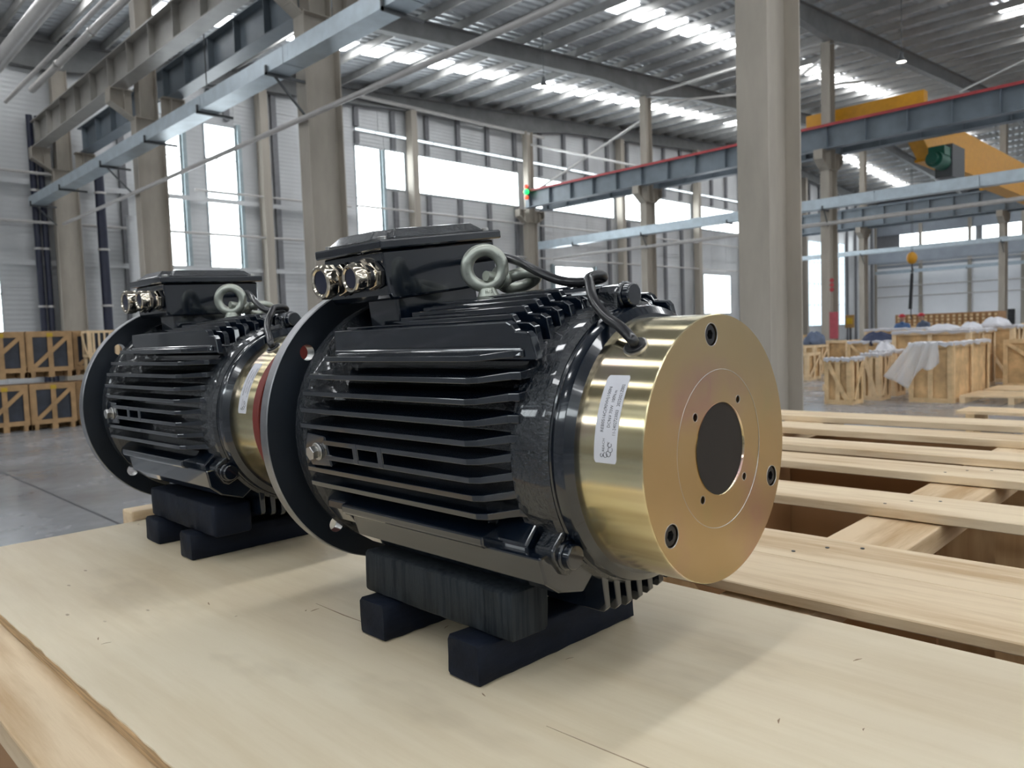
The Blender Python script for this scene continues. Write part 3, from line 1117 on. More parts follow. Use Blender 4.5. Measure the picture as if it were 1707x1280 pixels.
# left stacks: two high, front face looks towards -y; placed in a row along x
names = [['the crate at the picture edge', 0], ['the second stack from the picture edge', 1], ['the third stack from the picture edge', 2], ['the stack half hidden by the rear motor', 3]]
seam = [(2.15, 2.9, 16.9), (2.93, 3.70, 16.9), (3.74, 4.50, 16.87), (4.58, 5.35, 17.1)]
for i, (x0, x1, y) in enumerate(seam):
    for lv_ in (0, 1):
        lab = ('lower' if lv_ == 0 else 'upper') + ' slatted pine crate with diagonal brace in ' + names[i][0].replace('the crate', 'the stack')
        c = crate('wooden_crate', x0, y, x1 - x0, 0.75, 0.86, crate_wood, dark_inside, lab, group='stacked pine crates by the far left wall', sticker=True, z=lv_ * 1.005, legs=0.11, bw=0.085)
        B(-0.01, x1 - x0 + 0.01, -0.01, 0.75, 0.86, 0.885).obj('lid', crate_wood, c)
        # the load and its bracing seen at the foot
        B(0.05, x1 - x0 - 0.05, 0.35, 0.7, 0.0, 0.1).obj('runner', crate_wood, c)
for i, (x0, y, z) in enumerate(((5.42, 17.3, 0), (6.3, 17.6, 0), (7.2, 17.9, 0))):
    c = crate('wooden_crate', x0, y, 0.8, 0.7, 1.75 if i == 0 else 1.3, crate_wood, crate_side, ['tall slatted crate behind the rear motor terminal box', 'slatted crate seen above the rear motor fins', 'slatted crate right of the rear motor eye bolts'][i], legs=0.1, bw=0.09)
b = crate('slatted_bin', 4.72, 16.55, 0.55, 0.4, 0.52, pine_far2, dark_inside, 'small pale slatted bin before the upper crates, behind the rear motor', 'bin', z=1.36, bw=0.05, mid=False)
for px_ in (0.0, 0.5):
    for py_ in (0.0, 0.35):
        MB().box(px_, px_ + 0.05, py_, py_ + 0.05, -1.36, 0).obj('leg', pine_far2, b)
for k in range(5):
    MB().box(0.06 + k * 0.1, 0.095 + k * 0.1, -0.04, -0.02, 0.05, 0.47).obj('slat', pine_far2, b)

# right cluster: (x, y, wx, wy, h, label, facing extras)
RC = [
    (14.4, 5.70, 0.52, 0.50, 0.86, 'small open crate nearest to the big column base', True),
    (15.4, 5.55, 0.50, 0.36, 0.90, 'narrow open crate right behind the small one by the column', True),
    (16.4, 5.62, 0.55, 0.50, 0.92, 'third open crate in the line beside the plastic film', False),
    (15.35, 4.28, 2.30, 0.74, 1.09, 'long plywood sided crate under the draped plastic film', False),
    (18.2, 4.75, 1.9, 1.55, 1.28, 'wide tall crate behind the film covered crate', False),
    (20.9, 4.55, 0.9, 0.85, 1.32, 'tall boarded crate right of the wide one', True),
    (19.45, 3.1, 0.9, 1.33, 1.04, 'open crate with a big diagonal brace at the right picture edge', True),
    (22.6, 10.0, 0.9, 0.62, 0.9, 'crate left of the column with the red board, low one', True),
    (23.9, 9.55, 0.9, 1.25, 1.0, 'crate full of scrap at the foot of the red board column', False),
    (21.6, 7.6, 1.1, 1.05, 1.0, 'crate with wrapped parts left of the workers', True),
    (24.0, 7.5, 1.2, 1.6, 1.30, 'crate the two workers lean over', False),
    (20.3, 9.2, 0.8, 0.75, 0.75, 'low crate deep behind the small crate by the column', True),
    (27.5, 12.6, 1.2, 1.6, 1.15, 'distant crate between the big column and the tall gable windows', True),
    (25.6, 4.2, 1.5, 1.2, 1.35, 'distant crate before the white side wall', True),
]
mats = [pine_far2, pine_side]
for i, (x, y, wx, wy, h, lab, dg) in enumerate(RC):
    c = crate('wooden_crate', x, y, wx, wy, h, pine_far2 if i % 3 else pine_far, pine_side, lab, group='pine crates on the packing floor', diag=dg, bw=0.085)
    if i in (0, 1, 2, 3, 4, 5, 9, 10):
        # crumpled film folded over the top edges
        q = MB()
        k0 = len(q.v)
        per_ = [(-0.03, t_ * wy / 14) for t_ in range(15)][::-1] + [(t_ * wx / 14, -0.03) for t_ in range(1, 15)]
        for k, (a, b_) in enumerate(per_):
            j_ = 0.018 * sin(k * 2.3 + i) + 0.012 * sin(k * 5.1)
            ox, oy = (-0.012, 0) if a < 0 else (0, -0.012)
            q.v += [(a + ox, b_ + oy, h - 0.05 + j_), (a + ox * 2, b_ + oy * 2, h + 0.01 + j_ * 0.4), (a - ox * 6, b_ - oy * 6, h + 0.022 + j_ * 0.5)]
        for k in range(len(per_) - 1):
            for c_ in (0, 1):
                a = k * 3 + c_
                q.f.append((a, a + 3, a + 4, a + 1))
        q.obj('film_edge', label_white, c, smooth=70)
# wrapped goods inside
for i, (x, y, z, s, lab) in enumerate(((16.6, 5.9, 0.85, (0.25, 0.2, 0.2), 'clear film bundle in the third small crate'),
                                       (22.0, 8.0, 0.98, (0.4, 0.45, 0.22), 'dark blue wrapped load bulging from the crate left of the workers'),
                                       (19.0, 5.5, 1.30, (0.5, 0.3, 0.10), 'crumpled white film on the wide tall crate, left heap'),
                                       (19.2, 5.0, 1.30, (0.3, 0.2, 0.12), 'crumpled white film on the wide tall crate, right heap'),
                                       (21.2, 5.0, 1.34, (0.35, 0.3, 0.16), 'crumpled white film on the tall boarded crate'),
                                       (23.2, 10.3, 0.95, (0.4, 0.3, 0.28), 'black and white bags heaped in the low crate by the column'))):
    q = MB().sphere((0, 0, 0), 1, s, 18, 12)
    rnd = random.Random(i)
    q.v = [(a * (1 + 0.22 * sin(7 * b_ / s[1] + i)), b_ * (1 + 0.18 * sin(5 * a / s[0])), c_ * (1 + 0.35 * sin(9 * a / s[0] + 4 * b_ / s[1]))) for a, b_, c_ in q.v]
    o = q.obj('wrapped_load' if i in (1, 5) else 'crumpled_film', cloth_navy if i == 1 else (cloth_grey if i == 5 else label_white), smooth=60)
    o.location = (x, y, z)
    tag(o, lab, 'load' if i in (1, 5) else 'film')
# plastic film draped over the long crate corner
q = MB()
nu, nv = 26, 16
for j in range(nv + 1):
    for i in range(nu + 1):
        u, v = i / nu, j / nv
        yy = 4.96 - u * 0.44 + v * (0.42 * (1 - u) - 0.05 * u)
        xx = 15.29 - 0.16 * v * (1 - u * 0.6) - 0.05 * sin(u * 23 + 2 * v) * (0.2 + v)
        drop = 0.62 + 0.30 * math.exp(-((u - 0.38) / 0.22) ** 2) - 0.18 * u + 0.05 * sin(u * 17)
        zz = 1.13 - drop * v
        if j == 0:
            xx += 0.35
            zz = 1.12
        q.v.append((xx, yy, zz))
for j in range(nv):
    for i in range(nu):
        a = j * (nu + 1) + i
        q.f.append((a, a + 1, a + nu + 2, a + nu + 1))
o = q.obj('plastic_film', film, smooth=80)
tag(o, 'clear plastic film draped over the corner of the long plywood crate', 'plastic film')
o.modifiers.new('s', 'SOLIDIFY').thickness = 0.004


def pallet(x, y, wx, wy, z, label, n=7, mat=None, hgt=0.14, group=None):
    p = empty('pallet', (x, y, z))
    tag(p, label, 'pallet', group)
    mat = mat or pine_far2
    for k in range(3):
        yy = k * (wy - 0.09) / 2
        B(0, wx, yy, yy + 0.09, 0, hgt - 0.025).obj('runner', mat, p)
    for k in range(n):
        xx = k * (wx - 0.1) / (n - 1)
        B(xx, xx + 0.1, 0, wy, hgt - 0.025, hgt).obj('deck_board', mat, p)
    return p


pallet(15.45, 2.6, 1.2, 1.6, 0, 'empty pallet lying in front of the long crate, nearest of the three', group='pallets on the packing floor')
pallet(17.0, 2.5, 1.1, 1.7, 0, 'empty pallet lying behind the nearest one', group='pallets on the packing floor')
pallet(17.3, 6.6, 1.1, 0.9, 0, 'small pallet seen between the big column and the small crates', group='pallets on the packing floor')
bd = empty('timber_bundle', (9.9, 1.35, 0.62))
tag(bd, 'low bundle of pine boards near the right picture edge', 'timber')
bd.location = (11.3, 1.4, 0)
for k in range(4):
    B(0.02 + k * 0.16, 0.15 + k * 0.16, 0, 1.72, 0.26, 0.30).obj('board', pine_far2, bd)
for yy in (0.1, 0.8, 1.5):
    B(0, 0.66, yy, yy + 0.1, 0.0, 0.26).obj('block', pine_far, bd)
# long stack of egg-crate dividers beyond the workers
st = empty('lattice_stack', (33.0, 7.7, 0))
tag(st, 'long low stack of zigzag wooden lattices beyond the workers', 'lattice stack')
B(0, 1.2, 0, 3.6, 0, 1.32).obj('core', pine_far, st)
for k in range(18):
    for j in range(3):
        B(-0.05, 0, 0.02 + k * 0.2, 0.10 + k * 0.2, 1.36 + j * 0.14 - 0.02, 1.44 + j * 0.14).obj('slat', pine_far2 if (k + j) % 2 else pine_far, st)
B(0, 1.2, 0, 3.6, 1.32, 1.78).obj('core', crate_side, st)

# ================================================================== PEOPLE


def person(loc, rz, cloth, label, lean=0.35, arm_fwd=0.9, hel=True, sleeve=None):
    p = empty('person', loc, rz)
    tag(p, label, 'person')
    # joints in metres, facing -x
    hip = Vector((0, 0, 0.95))
    ln = lean
    chest = hip + Vector((-sin(ln) * 0.42, 0, cos(ln) * 0.42))
    neck = hip + Vector((-sin(ln) * 0.55, 0, cos(ln) * 0.55))
    head0 = neck + Vector((-0.05 - 0.06 * ln, 0, 0.07))
    V = [hip, chest, neck, head0]
    Rr = [(0.17, 0.13), (0.19, 0.12), (0.065, 0.065), (0.06, 0.06)]
    E_ = [(0, 1), (1, 2), (2, 3)]
    for s in (-1, 1):
        sh = chest + Vector((0, s * 0.19, 0.05))
        el = sh + Vector((-0.12 * arm_fwd, s * 0.06, -0.26))
        wr = el + Vector((-0.24 * arm_fwd, -s * 0.04, -0.08))
        i = len(V)
        V += [sh, el, wr]
        Rr += [(0.07, 0.07), (0.052, 0.052), (0.035, 0.035)]
        E_ += [(1, i), (i, i + 1), (i + 1, i + 2)]
        hp = hip + Vector((0, s * 0.10, -0.05))
        kn = Vector((-0.03, s * 0.13, 0.5))
        an = Vector((0.04, s * 0.14, 0.1))
        i = len(V)
        V += [hp, kn, an]
        Rr += [(0.10, 0.11), (0.065, 0.07), (0.045, 0.05)]
        E_ += [(0, i), (i, i + 1), (i + 1, i + 2)]
    me = bpy.data.meshes.new('body')
    me.from_pydata([tuple(v) for v in V], E_, [])
    me.materials.append(cloth)
    o = bpy.data.objects.new('body', me)
    COL.objects.link(o)
    o.parent = p
    sk = o.modifiers.new('skin', 'SKIN')
    for i, r in enumerate(Rr):
        me.skin_vertices[0].data[i].radius = r
    me.skin_vertices[0].data[0].use_root = True
    sd = o.modifiers.new('sub', 'SUBSURF')
    sd.levels = sd.render_levels = 2
    hc = head0 + Vector((-0.02, 0, 0.10))
    hd = MB().sphere(tuple(hc), 0.115, (0.86, 0.70, 1.0), 20, 14)
    hd.sphere(tuple(hc + Vector((-0.105, 0, -0.01))), 0.018, (1.2, 0.8, 1.4), 8, 6)      # nose
    for s in (-1, 1):
        hd.sphere(tuple(hc + Vector((0.0, s * 0.082, -0.005))), 0.022, (0.8, 0.4, 1.3), 8, 6)   # ears
    hd.obj('head', skin, p, smooth=60)
    ey = MB()
    for s in (-1, 1):
        ey.sphere(tuple(hc + Vector((-0.09, s * 0.032, 0.012))), 0.010, (0.6, 1, 0.7), 8, 6)
    ey.box(hc.x - 0.1, hc.x - 0.09, -0.025, 0.025, hc.z - 0.058, hc.z - 0.052)
    ey.obj('eyes_and_mouth', hair_m, p, smooth=60)
    MB().sphere(tuple(hc + Vector((0.02, 0, 0.02))), 0.108, (0.9, 0.76, 0.98), 16, 10).obj('hair', hair_m, p, smooth=60)
    if hel:
        q2 = MB()
        q2.sphere(tuple(hc + Vector((0.0, 0, 0.065))), 0.135, (1.0, 0.88, 0.72), 20, 12)
        q2.v = [(a, b_, max(c_, hc.z + 0.045)) for a, b_, c_ in q2.v]
        q2.box(hc.x - 0.19, hc.x - 0.08, -0.07, 0.07, hc.z + 0.045, hc.z + 0.055)
        q2.obj('helmet', helmet_red, p, smooth=50)
    for s in (-1, 1):
        sh = chest + Vector((0, s * 0.19, 0.05))
        el = sh + Vector((-0.12 * arm_fwd, s * 0.06, -0.26))
        wr = el + Vector((-0.24 * arm_fwd, -s * 0.04, -0.08))
        d = (wr - el).normalized()
        hd = MB().sphere(tuple(wr + d * 0.045), 0.045, (1.1, 0.85, 0.5), 10, 8)
        for k in range(4):
            b0 = wr + d * 0.07 + Vector((0, (k - 1.5) * 0.02, 0))
            ln_ = [0.055, 0.065, 0.06, 0.045][k]
            hd.tube([b0, b0 + d * ln_ * 0.6, b0 + d * ln_ + Vector((0, 0, -0.02))], 0.009, 6, 2)
        hd.tube([wr + d * 0.03 + Vector((0, -s * 0.035, 0)), wr + d * 0.07 + Vector((0, -s * 0.06, -0.01))], 0.010, 6, 1)
        hd.obj('hand', skin, p, smooth=60)
        MB().sphere((-0.04, s * 0.14, 0.05), 0.1, (1.3, 0.45, 0.5), 12, 8).obj('shoe', steel_dark, p, smooth=60)
    return p


person((28.6, 9.55, 0), radians(15), cloth_blue, 'worker in light blue clothes and red helmet leaning over a crate', 0.45, 1.0)
person((29.8, 9.15, 0), radians(-20), cloth_grey, 'worker in grey blue clothes and red helmet right behind the light blue one', 0.35, 0.8)

# ================================================================== PACKING TABLE
ZT = H - 0.31           # top of the plywood = 1.19
# plank frame: s across, r along; rotated slightly against the hall
ROT = 0.0219            # r axis = (-0.0219, 0.9998)

ply = empty('plywood_sheet', (0, 0, ZT - 0.012), ROT)
tag(ply, 'pale plywood sheet both motors stand on', 'plywood')
# slightly ragged near edge of the sheet
q = MB()
N = 120
ptsL = []
rnd = random.Random(3)
for i in range(N + 1):
    r = -0.95 + (1.445 + 0.95) * i / N
    ptsL.append((0.2136 + rnd.uniform(-0.0008, 0.0008), r))
poly = ptsL + [(0.7940, 1.445), (0.7940, -0.95)]
q.prism(poly[::-1], 'z', 0, 0.012)
q.obj('sheet', plywood, ply)
B(0.2128, 0.2150, -0.95, 1.445, 0.0005, 0.0105).obj('edge_ply', ply_edge, ply)
# the crack in the veneer and a few scars (each a real shallow sliver)


def sliver(pts, wd, parent, mat, z):
    q_ = MB()
    L_ = []
    R_ = []
    for i, (a, b_) in enumerate(pts):
        t = i / (len(pts) - 1)
        ww = wd * (0.25 + sin(pi * min(max(t, 0.02), 0.98)))
        dx = pts[min(i + 1, len(pts) - 1)][0] - pts[max(i - 1, 0)][0]
        dy = pts[min(i + 1, len(pts) - 1)][1] - pts[max(i - 1, 0)][1]
        l_ = math.hypot(dx, dy) or 1
        L_.append((a - dy / l_ * ww / 2, b_ + dx / l_ * ww / 2))
        R_.append((a + dy / l_ * ww / 2, b_ - dx / l_ * ww / 2))
    q_.prism((L_ + R_[::-1])[::-1], 'z', z - 0.0003, z + 0.00012)
    return q_.obj('scar', mat, parent)


CR = [(0.437, 0.40), (0.438, 0.36), (0.440, 0.30), (0.441, 0.24), (0.443, 0.18), (0.442, 0.12), (0.445, 0.05), (0.447, -0.1), (0.446, -0.3)]
sliver(CR, 0.0012, ply, scar, 0.012)
sliver([(0.475, 0.80), (0.474, 0.74), (0.476, 0.69)], 0.0012, ply, scar, 0.012)
rnd = random.Random(11)
for k in range(34):
    s_, r_ = rnd.uniform(0.24, 0.78), rnd.uniform(0.12, 0.9)
    a_ = rnd.uniform(-0.7, 1.3)
    l_ = rnd.uniform(0.003, 0.012)
    sliver([(s_, r_), (s_ + l_ * cos(a_) / 2, r_ + l_ * sin(a_) / 2 + 0.0006), (s_ + l_ * cos(a_), r_ + l_ * sin(a_))], rnd.uniform(0.0006, 0.0016), ply, scar, 0.012)

# pine plank left under the sheet, and the crate side below it
pl = empty('edge_plank', (0, 0, ZT - 0.012 - 0.024), ROT)
tag(pl, 'rough pine plank along the near left edge of the plywood', 'plank')
B(0.1505, 0.262, -0.95, 1.44, 0, 0.024).obj('board', pine_y, pl, bevel=0.002)
bt = empty('far_batten', (0, 0, ZT - 0.045), ROT)
tag(bt, 'thin pine batten along the far edge of the plywood', 'batten')
B(-0.35 + 0.2136 + 0.14, 0.462, 1.447, 1.476, 0, 0.036).obj('board', pine_x, bt, bevel=0.002)
tb = empty('timber_end', (0, 0, ZT - 0.03), ROT)
tag(tb, 'squared pine timber end sticking up behind the rear motor blocks', 'timber')
B(0.500, 0.640, 1.452, 1.500, -0.02, 0.046).obj('beam', pine_x, tb, bevel=0.003)

# crate under the plywood
uc = empty('packing_crate', (0, 0, 0), ROT)
tag(uc, 'big pine packing crate under the plywood sheet', 'crate')
ztop = ZT - 0.036
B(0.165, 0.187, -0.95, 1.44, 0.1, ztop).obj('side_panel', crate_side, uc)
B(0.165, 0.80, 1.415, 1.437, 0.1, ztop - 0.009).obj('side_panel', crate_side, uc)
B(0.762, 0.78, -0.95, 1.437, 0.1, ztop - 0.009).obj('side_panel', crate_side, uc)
for r in (-0.6, 0.2, 0.95):
    B(0.19, 0.78, r, r + 0.1, ztop - 0.06, ztop).obj('cross_member', pine_x, uc)
for s in (0.2, 0.47, 0.72):
    B(s, s + 0.09, -0.95, 1.4, 0, 0.1).obj('runner', pine_y, uc)

# open planked platform to the right
pf = empty('plank_platform', (0, 0, 0), ROT)
tag(pf, 'open platform of loose pine planks on cross boards right of the plywood', 'platform')
ZP = H - 0.32
PL = [(0.872, 1.012, 0.014), (1.016, 1.147, 0.019), (1.390, 1.525, 0.018), (1.755, 1.885, 0.018), (2.003, 2.137, 0.018), (2.337, 2.478, 0.020), (2.656, 2.820, 0.020)]
rnd = random.Random(5)
for i, (a, b_, t) in enumerate(PL):
    q = MB()
    n = 60
    for k in range(n + 1):
        r = -1.6 + 3.5 * k / n
        da = 0.0022 * sin(k * 0.9 + i) * rnd.random()
        q.v += [(a + da, r, 0), (b_ + da * 0.5, r, 0), (b_ + da * 0.5, r, t), (a + da * 0.3, r, t)]
    for k in range(n):
        o0 = k * 4
        for c_ in range(4):
            q.f.append((o0 + c_, o0 + (c_ + 1) % 4, o0 + 4 + (c_ + 1) % 4, o0 + 4 + c_))
    q.f += [(3, 2, 1, 0), (n * 4, n * 4 + 1, n * 4 + 2, n * 4 + 3)]
    o = q.obj('plank', pine_y, pf, bevel=0.0015, seg=1)
    o.location = (0, 0, ZP - t - (0.0 if i != 1 else 0.001))
    # nail heads
    if i in (1, 2, 3):
        for (dr, ds) in ((0.47, 0.03), (0.44, 0.075), (0.40, 0.10)):
            MB().cyl((a + ds, dr, ZP - 0.0005), (a + ds, dr, ZP + 0.0005), 0.0028, n=10).obj('nail_head', steel_dark, pf)
zc = ZP - 0.0205
for (r0, r1) in ((0.372, 0.492), (1.08, 1.22), (-0.45, -0.33), (-1.2, -1.08)):
    B(0.862, 2.84, r0, r1, zc - 0.038, zc).obj('cross_board', pine_x, pf, bevel=0.002)
# box walls below the planks
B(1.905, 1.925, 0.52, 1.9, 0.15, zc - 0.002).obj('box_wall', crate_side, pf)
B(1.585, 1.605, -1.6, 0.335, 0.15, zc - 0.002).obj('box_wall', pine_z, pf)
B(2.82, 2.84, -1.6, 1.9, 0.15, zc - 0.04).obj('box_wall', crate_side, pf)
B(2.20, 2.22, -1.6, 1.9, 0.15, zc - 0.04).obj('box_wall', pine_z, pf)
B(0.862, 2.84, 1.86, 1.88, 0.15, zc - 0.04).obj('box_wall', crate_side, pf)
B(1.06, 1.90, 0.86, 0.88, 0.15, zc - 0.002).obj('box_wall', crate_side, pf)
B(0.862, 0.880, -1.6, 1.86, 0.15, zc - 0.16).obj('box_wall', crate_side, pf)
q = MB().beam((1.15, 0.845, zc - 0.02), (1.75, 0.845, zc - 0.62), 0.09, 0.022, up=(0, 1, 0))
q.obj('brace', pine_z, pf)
for s in (0.9, 1.6, 2.3, 2.74):
    B(s, s + 0.09, -1.6, 1.85, 0, 0.15).obj('runner', pine_y, pf)

# ================================================================== MOTOR
PSI = -0.0068
OFS = Vector((0, 0.25, -0.17))      # local point that becomes the origin of the motor


def shift(me):
    for v in me.vertices:
        v.co = v.co - OFS
    return me


def mobj(q, name, mat, parent, smooth=None, bevel=0, seg=2):
    me = shift(q.mesh(name, mat, smooth))
    return link(name, me, parent, bevel, seg)


def pol(r, deg):
    return r * cos(radians(deg)), r * sin(radians(deg))


def build_motor(first=True):
    M0 = empty('electric_motor')
    # --- frame body: cylinder core with front and rear rings
    fb = MB().lathe([(0.100, 0.082), (0.128, 0.084), (0.1315, 0.088), (0.1325, 0.100), (0.1315, 0.124), (0.127, 0.130), (0.1255, 0.150), (0.1255, 0.415), (0.134, 0.424),
                     (0.147, 0.428), (0.1515, 0.431), (0.1515, 0.448), (0.148, 0.452), (0.132, 0.454), (0.130, 0.4705)], 128)
    body = mobj(fb, 'frame_body', paint_rough, M0, smooth=30)
    # corner pads (upper and lower, both sides)
    for sx in (-1, 1):
        up = [(sx * 0.080, 0.088), (sx * 0.104, 0.098), (sx * 0.112, 0.100), (sx * 0.109, 0.108), (sx * 0.075, 0.108)]
        lo = [(sx * 0.108, -0.045), (sx * 0.153, -0.052), (sx * 0.1535, -0.0605), (sx * 0.150, -0.0635), (sx * 0.140, -0.066), (sx * 0.105, -0.066)]
        lo2 = [(sx * 0.105, -0.062), (sx * 0.1475, -0.062), (sx * 0.1435, -0.0865), (sx * 0.128, -0.100), (sx * 0.098, -0.111), (sx * 0.075, -0.095)]
        if sx > 0:
            up, lo, lo2 = up[::-1], lo[::-1], lo2[::-1]
        mobj(MB().prism(lo2, 'y', 0.088, 0.362), 'foot_pad_face', paint, M0, bevel=0.002)
        mobj(MB().prism(up, 'y', 0.116, 0.405), 'corner_pad', paint, M0, bevel=0.0012)
        wall_ = [(0.100, 0.096), (0.104, 0.116), (0.108, 0.1205), (0.122, 0.1215), (0.126, 0.1275), (0.131, 0.1300), (0.402, 0.1290), (0.406, 0.096)]
        mobj(MB().prism(wall_ if sx > 0 else wall_[::-1], 'x', sx * 0.1085 if sx < 0 else 0.100, sx * 0.100 if sx < 0 else 0.1085), 'corner_web', paint, M0, bevel=0.0014)
        mobj(MB().prism(lo, 'y', 0.150, 0.372), 'foot_pad', paint, M0, bevel=0.002)
    # --- cooling fins
    def side_fin(sx, z, W, yl, yr, taper=0.022):
        root = math.sqrt(max(0.1245 ** 2 - z * z, 0.0)) - 0.004
        t0, t1 = 0.0042, 0.0027
        # plan outline (x, y)
        pl_ = [(root, yr - 0.014), (root, yl), (W, yl), (W, yr + taper * 1.2), (W - 0.004, yr + taper * 0.7), (W - 0.024, yr - 0.004), (W - 0.026, yr - 0.014)]
        if W - 0.026 < root:
            pl_ = [(root, yr - 0.008), (root, yl), (W, yl), (W, yr + taper), (W - 0.003, yr + taper * 0.6), (root + 0.001, yr - 0.006)]
        q_ = MB()
        n = len(pl_)
        for sgn in (-1, 1):
            for (x_, y_) in pl_:
                k = (x_ - root) / max(W - root, 1e-6)
                q_.v.append((sx * x_, y_, z + sgn * (t0 * (1 - k) + t1 * k)))
        a = tuple(range(n))
        b_ = tuple(range(n, 2 * n))
        q_.f.append(a if sx > 0 else a[::-1])
        q_.f.append(b_[::-1] if sx > 0 else b_)
        for i in range(n):
            j = (i + 1) % n
            f = (i, j, n + j, n + i)
            q_.f.append(f[::-1] if sx > 0 else f)
        return mobj(q_, 'cooling_fin', paint, M0, bevel=0.0006, seg=2)

    SF = [(0.1025, 0.136, 0.385), (0.0845, 0.1425, 0.412), (0.0670, 0.1475, 0.422), (0.0490, 0.1515, 0.426), (0.0320, 0.1535, 0.428), (0.0160, 0.1545, 0.428), (-0.0005, 0.1545, 0.428), (-0.0170, 0.1535, 0.427), (-0.0340, 0.152, 0.427)]
    for z, W, yl in SF:
        for sx in (-1, 1):
            yl2 = yl
            if z in (0.0160, -0.0005) and sx < 0:
                yl2 = 0.384
            side_fin(sx, z, W, yl2, 0.128)
    # ladder pieces between two fins, boss and bolt
    for y in (0.326, 0.283):
        mobj(MB().box(-0.1548, -0.125, y - 0.0045, y + 0.0045, -0.003, 0.019), 'fin_bridge', paint, M0, bevel=0.001)
    mobj(MB().prism([(0.380, -0.012), (0.386, 0.022), (0.420, 0.024), (0.430, 0.004), (0.420, -0.014)][::-1], 'x', -0.1515, -0.11), 'earth_boss', paint, M0, bevel=0.0015)
    eb = MB().cyl((-0.1515, 0.403, 0.004), (-0.1535, 0.403, 0.004), 0.0098, n=24).cyl((-0.1535, 0.403, 0.004), (-0.1560, 0.403, 0.004), 0.0062, n=20).cyl((-0.1555, 0.403, 0.004), (-0.1620, 0.403, 0.004), 0.0080, n=6)
    mobj(eb, 'earth_bolt', bare_steel, M0, smooth=30, bevel=0.0005)
    # upright fins on top and hanging fins below
    TF = [(-0.086, 0.1345), (-0.070, 0.1400), (-0.054, 0.1440), (-0.038, 0.1470), (-0.021, 0.1490), (-0.004, 0.1490), (0.014, 0.1485), (0.031, 0.1470), (0.048, 0.1440), (0.065, 0.1400), (0.084, 0.1345)]

    def upright(x, zt, y_end, sgn, ya=0.128, notch=True):
        zb = math.sqrt(max(0.1245 ** 2 - x * x, 0)) - 0.004
        if notch:
            pr = [(ya - 0.016, zb), (ya - 0.012, zt - 0.012), (ya - 0.006, zt - 0.0085), (ya + 0.010, zt - 0.0075), (ya + 0.014, zt - 0.001), (ya + 0.018, zt), (y_end - 0.085, zt - 0.001), (y_end - 0.10, zt - 0.004), (y_end, zt - 0.004), (y_end, zb)]
        else:
            pr = [(ya, zb), (ya, zt - 0.004), (ya + 0.004, zt), (y_end, zt), (y_end, zb)]
        q_ = MB()
        n = len(pr)
        for s_ in (-1, 1):
            for (y_, z_) in pr:
                k = (z_ - zb) / (zt - zb)
                q_.v.append((x + s_ * (0.0044 * (1 - k) + 0.0032 * k), y_, sgn * z_))
        a = tuple(range(n))
        b_ = tuple(range(n, 2 * n))
        q_.f += [a if sgn > 0 else a[::-1], b_[::-1] if sgn > 0 else b_]
        for i in range(n):
            j = (i + 1) % n
            f = (i, j, n + j, n + i)
            q_.f.append(f[::-1] if sgn > 0 else f)
        mobj(q_, 'cooling_fin', paint, M0, bevel=0.0008, seg=2)
    for x_, zt in TF:
        upright(x_, zt, 0.325 if abs(x_) < 0.075 else 0.405, 1)
        if abs(x_) < 0.08:
            upright(x_, zt + 0.001, 0.40, -1, ya=0.086, notch=False)
    # --- lugs with bolts joining frame and end shield at 90, 210 and 330 degrees
    for a in (90, 210, 330):
        Mr = Matrix.Rotation(radians(-(a - 90)), 4, 'Y')

        def rot_q(qq):
            qq.v = [tuple(Mr @ Vector(v)) for v in qq.v]
            return qq
        lug = MB().prism([(-0.020, 0.118), (0.020, 0.118), (0.016, 0.1430), (0.010, 0.147), (-0.010, 0.147), (-0.016, 0.1430)], 'y', 0.110, 0.157)
        if a != 90:
            lug.v = [(v[0] * 1.25, v[1], v[2] * 1.045) for v in lug.v]
        mobj(rot_q(lug), 'frame_lug', paint, M0, bevel=0.002)
        lug2 = MB().prism([(-0.017, 0.112), (0.017, 0.112), (0.014, 0.142), (0.008, 0.1465), (-0.008, 0.1465), (-0.014, 0.142)], 'y', 0.084, 0.106)
        if a != 90:
            lug2.v = [(v[0] * 1.15, v[1], v[2] * 1.03) for v in lug2.v]
        mobj(rot_q(lug2), 'shield_lug', paint_rough, M0, bevel=0.002)
        bo = MB().cyl((0, 0.086, 0.137), (0, 0.081, 0.137), 0.0125, n=24).cyl((0, 0.0815, 0.137), (0, 0.0735, 0.137), 0.0108, n=24)
        mobj(rot_q(bo), 'lug_bolt', paint, M0, smooth=30, bevel=0.0015)
        lug3 = MB().prism([(-0.020, 0.118), (0.020, 0.118), (0.017, 0.146), (0.010, 0.1515), (-0.010, 0.1515), (-0.017, 0.146)], 'y', 0.390, 0.429)
        if a != 90:
            mobj(rot_q(lug3), 'rear_lug', paint, M0, bevel=0.002)
    # --- end shield
    es = MB().lathe([(0.100, 0.064), (0.1185, 0.0645), (0.121, 0.0665), (0.1255, 0.070), (0.1265, 0.074), (0.1265, 0.0795), (0.1245, 0.081), (0.1245, 0.0825), (0.127, 0.084), (0.110, 0.085)], 128)
    mobj(es, 'end_shield', paint, M0, smooth=25)
    # --- flange with bolt holes
    hs_ = [(*pol(0.1495, a), 0.0095) for a in (45, 135, 225, 315)]
    fm = plate_mesh('flange', 0.1738, hs_, 0.4700, 0.4855, paint_dark)
    fo = link('flange', shift(fm), M0)
    rim = MB().lathe([(0.1738, 0.4708), (0.1750, 0.4716), (0.1750, 0.4852), (0.1738, 0.4858)], 160)
    mobj(rim, 'flange_rim', rim_steel, M0, smooth=50)
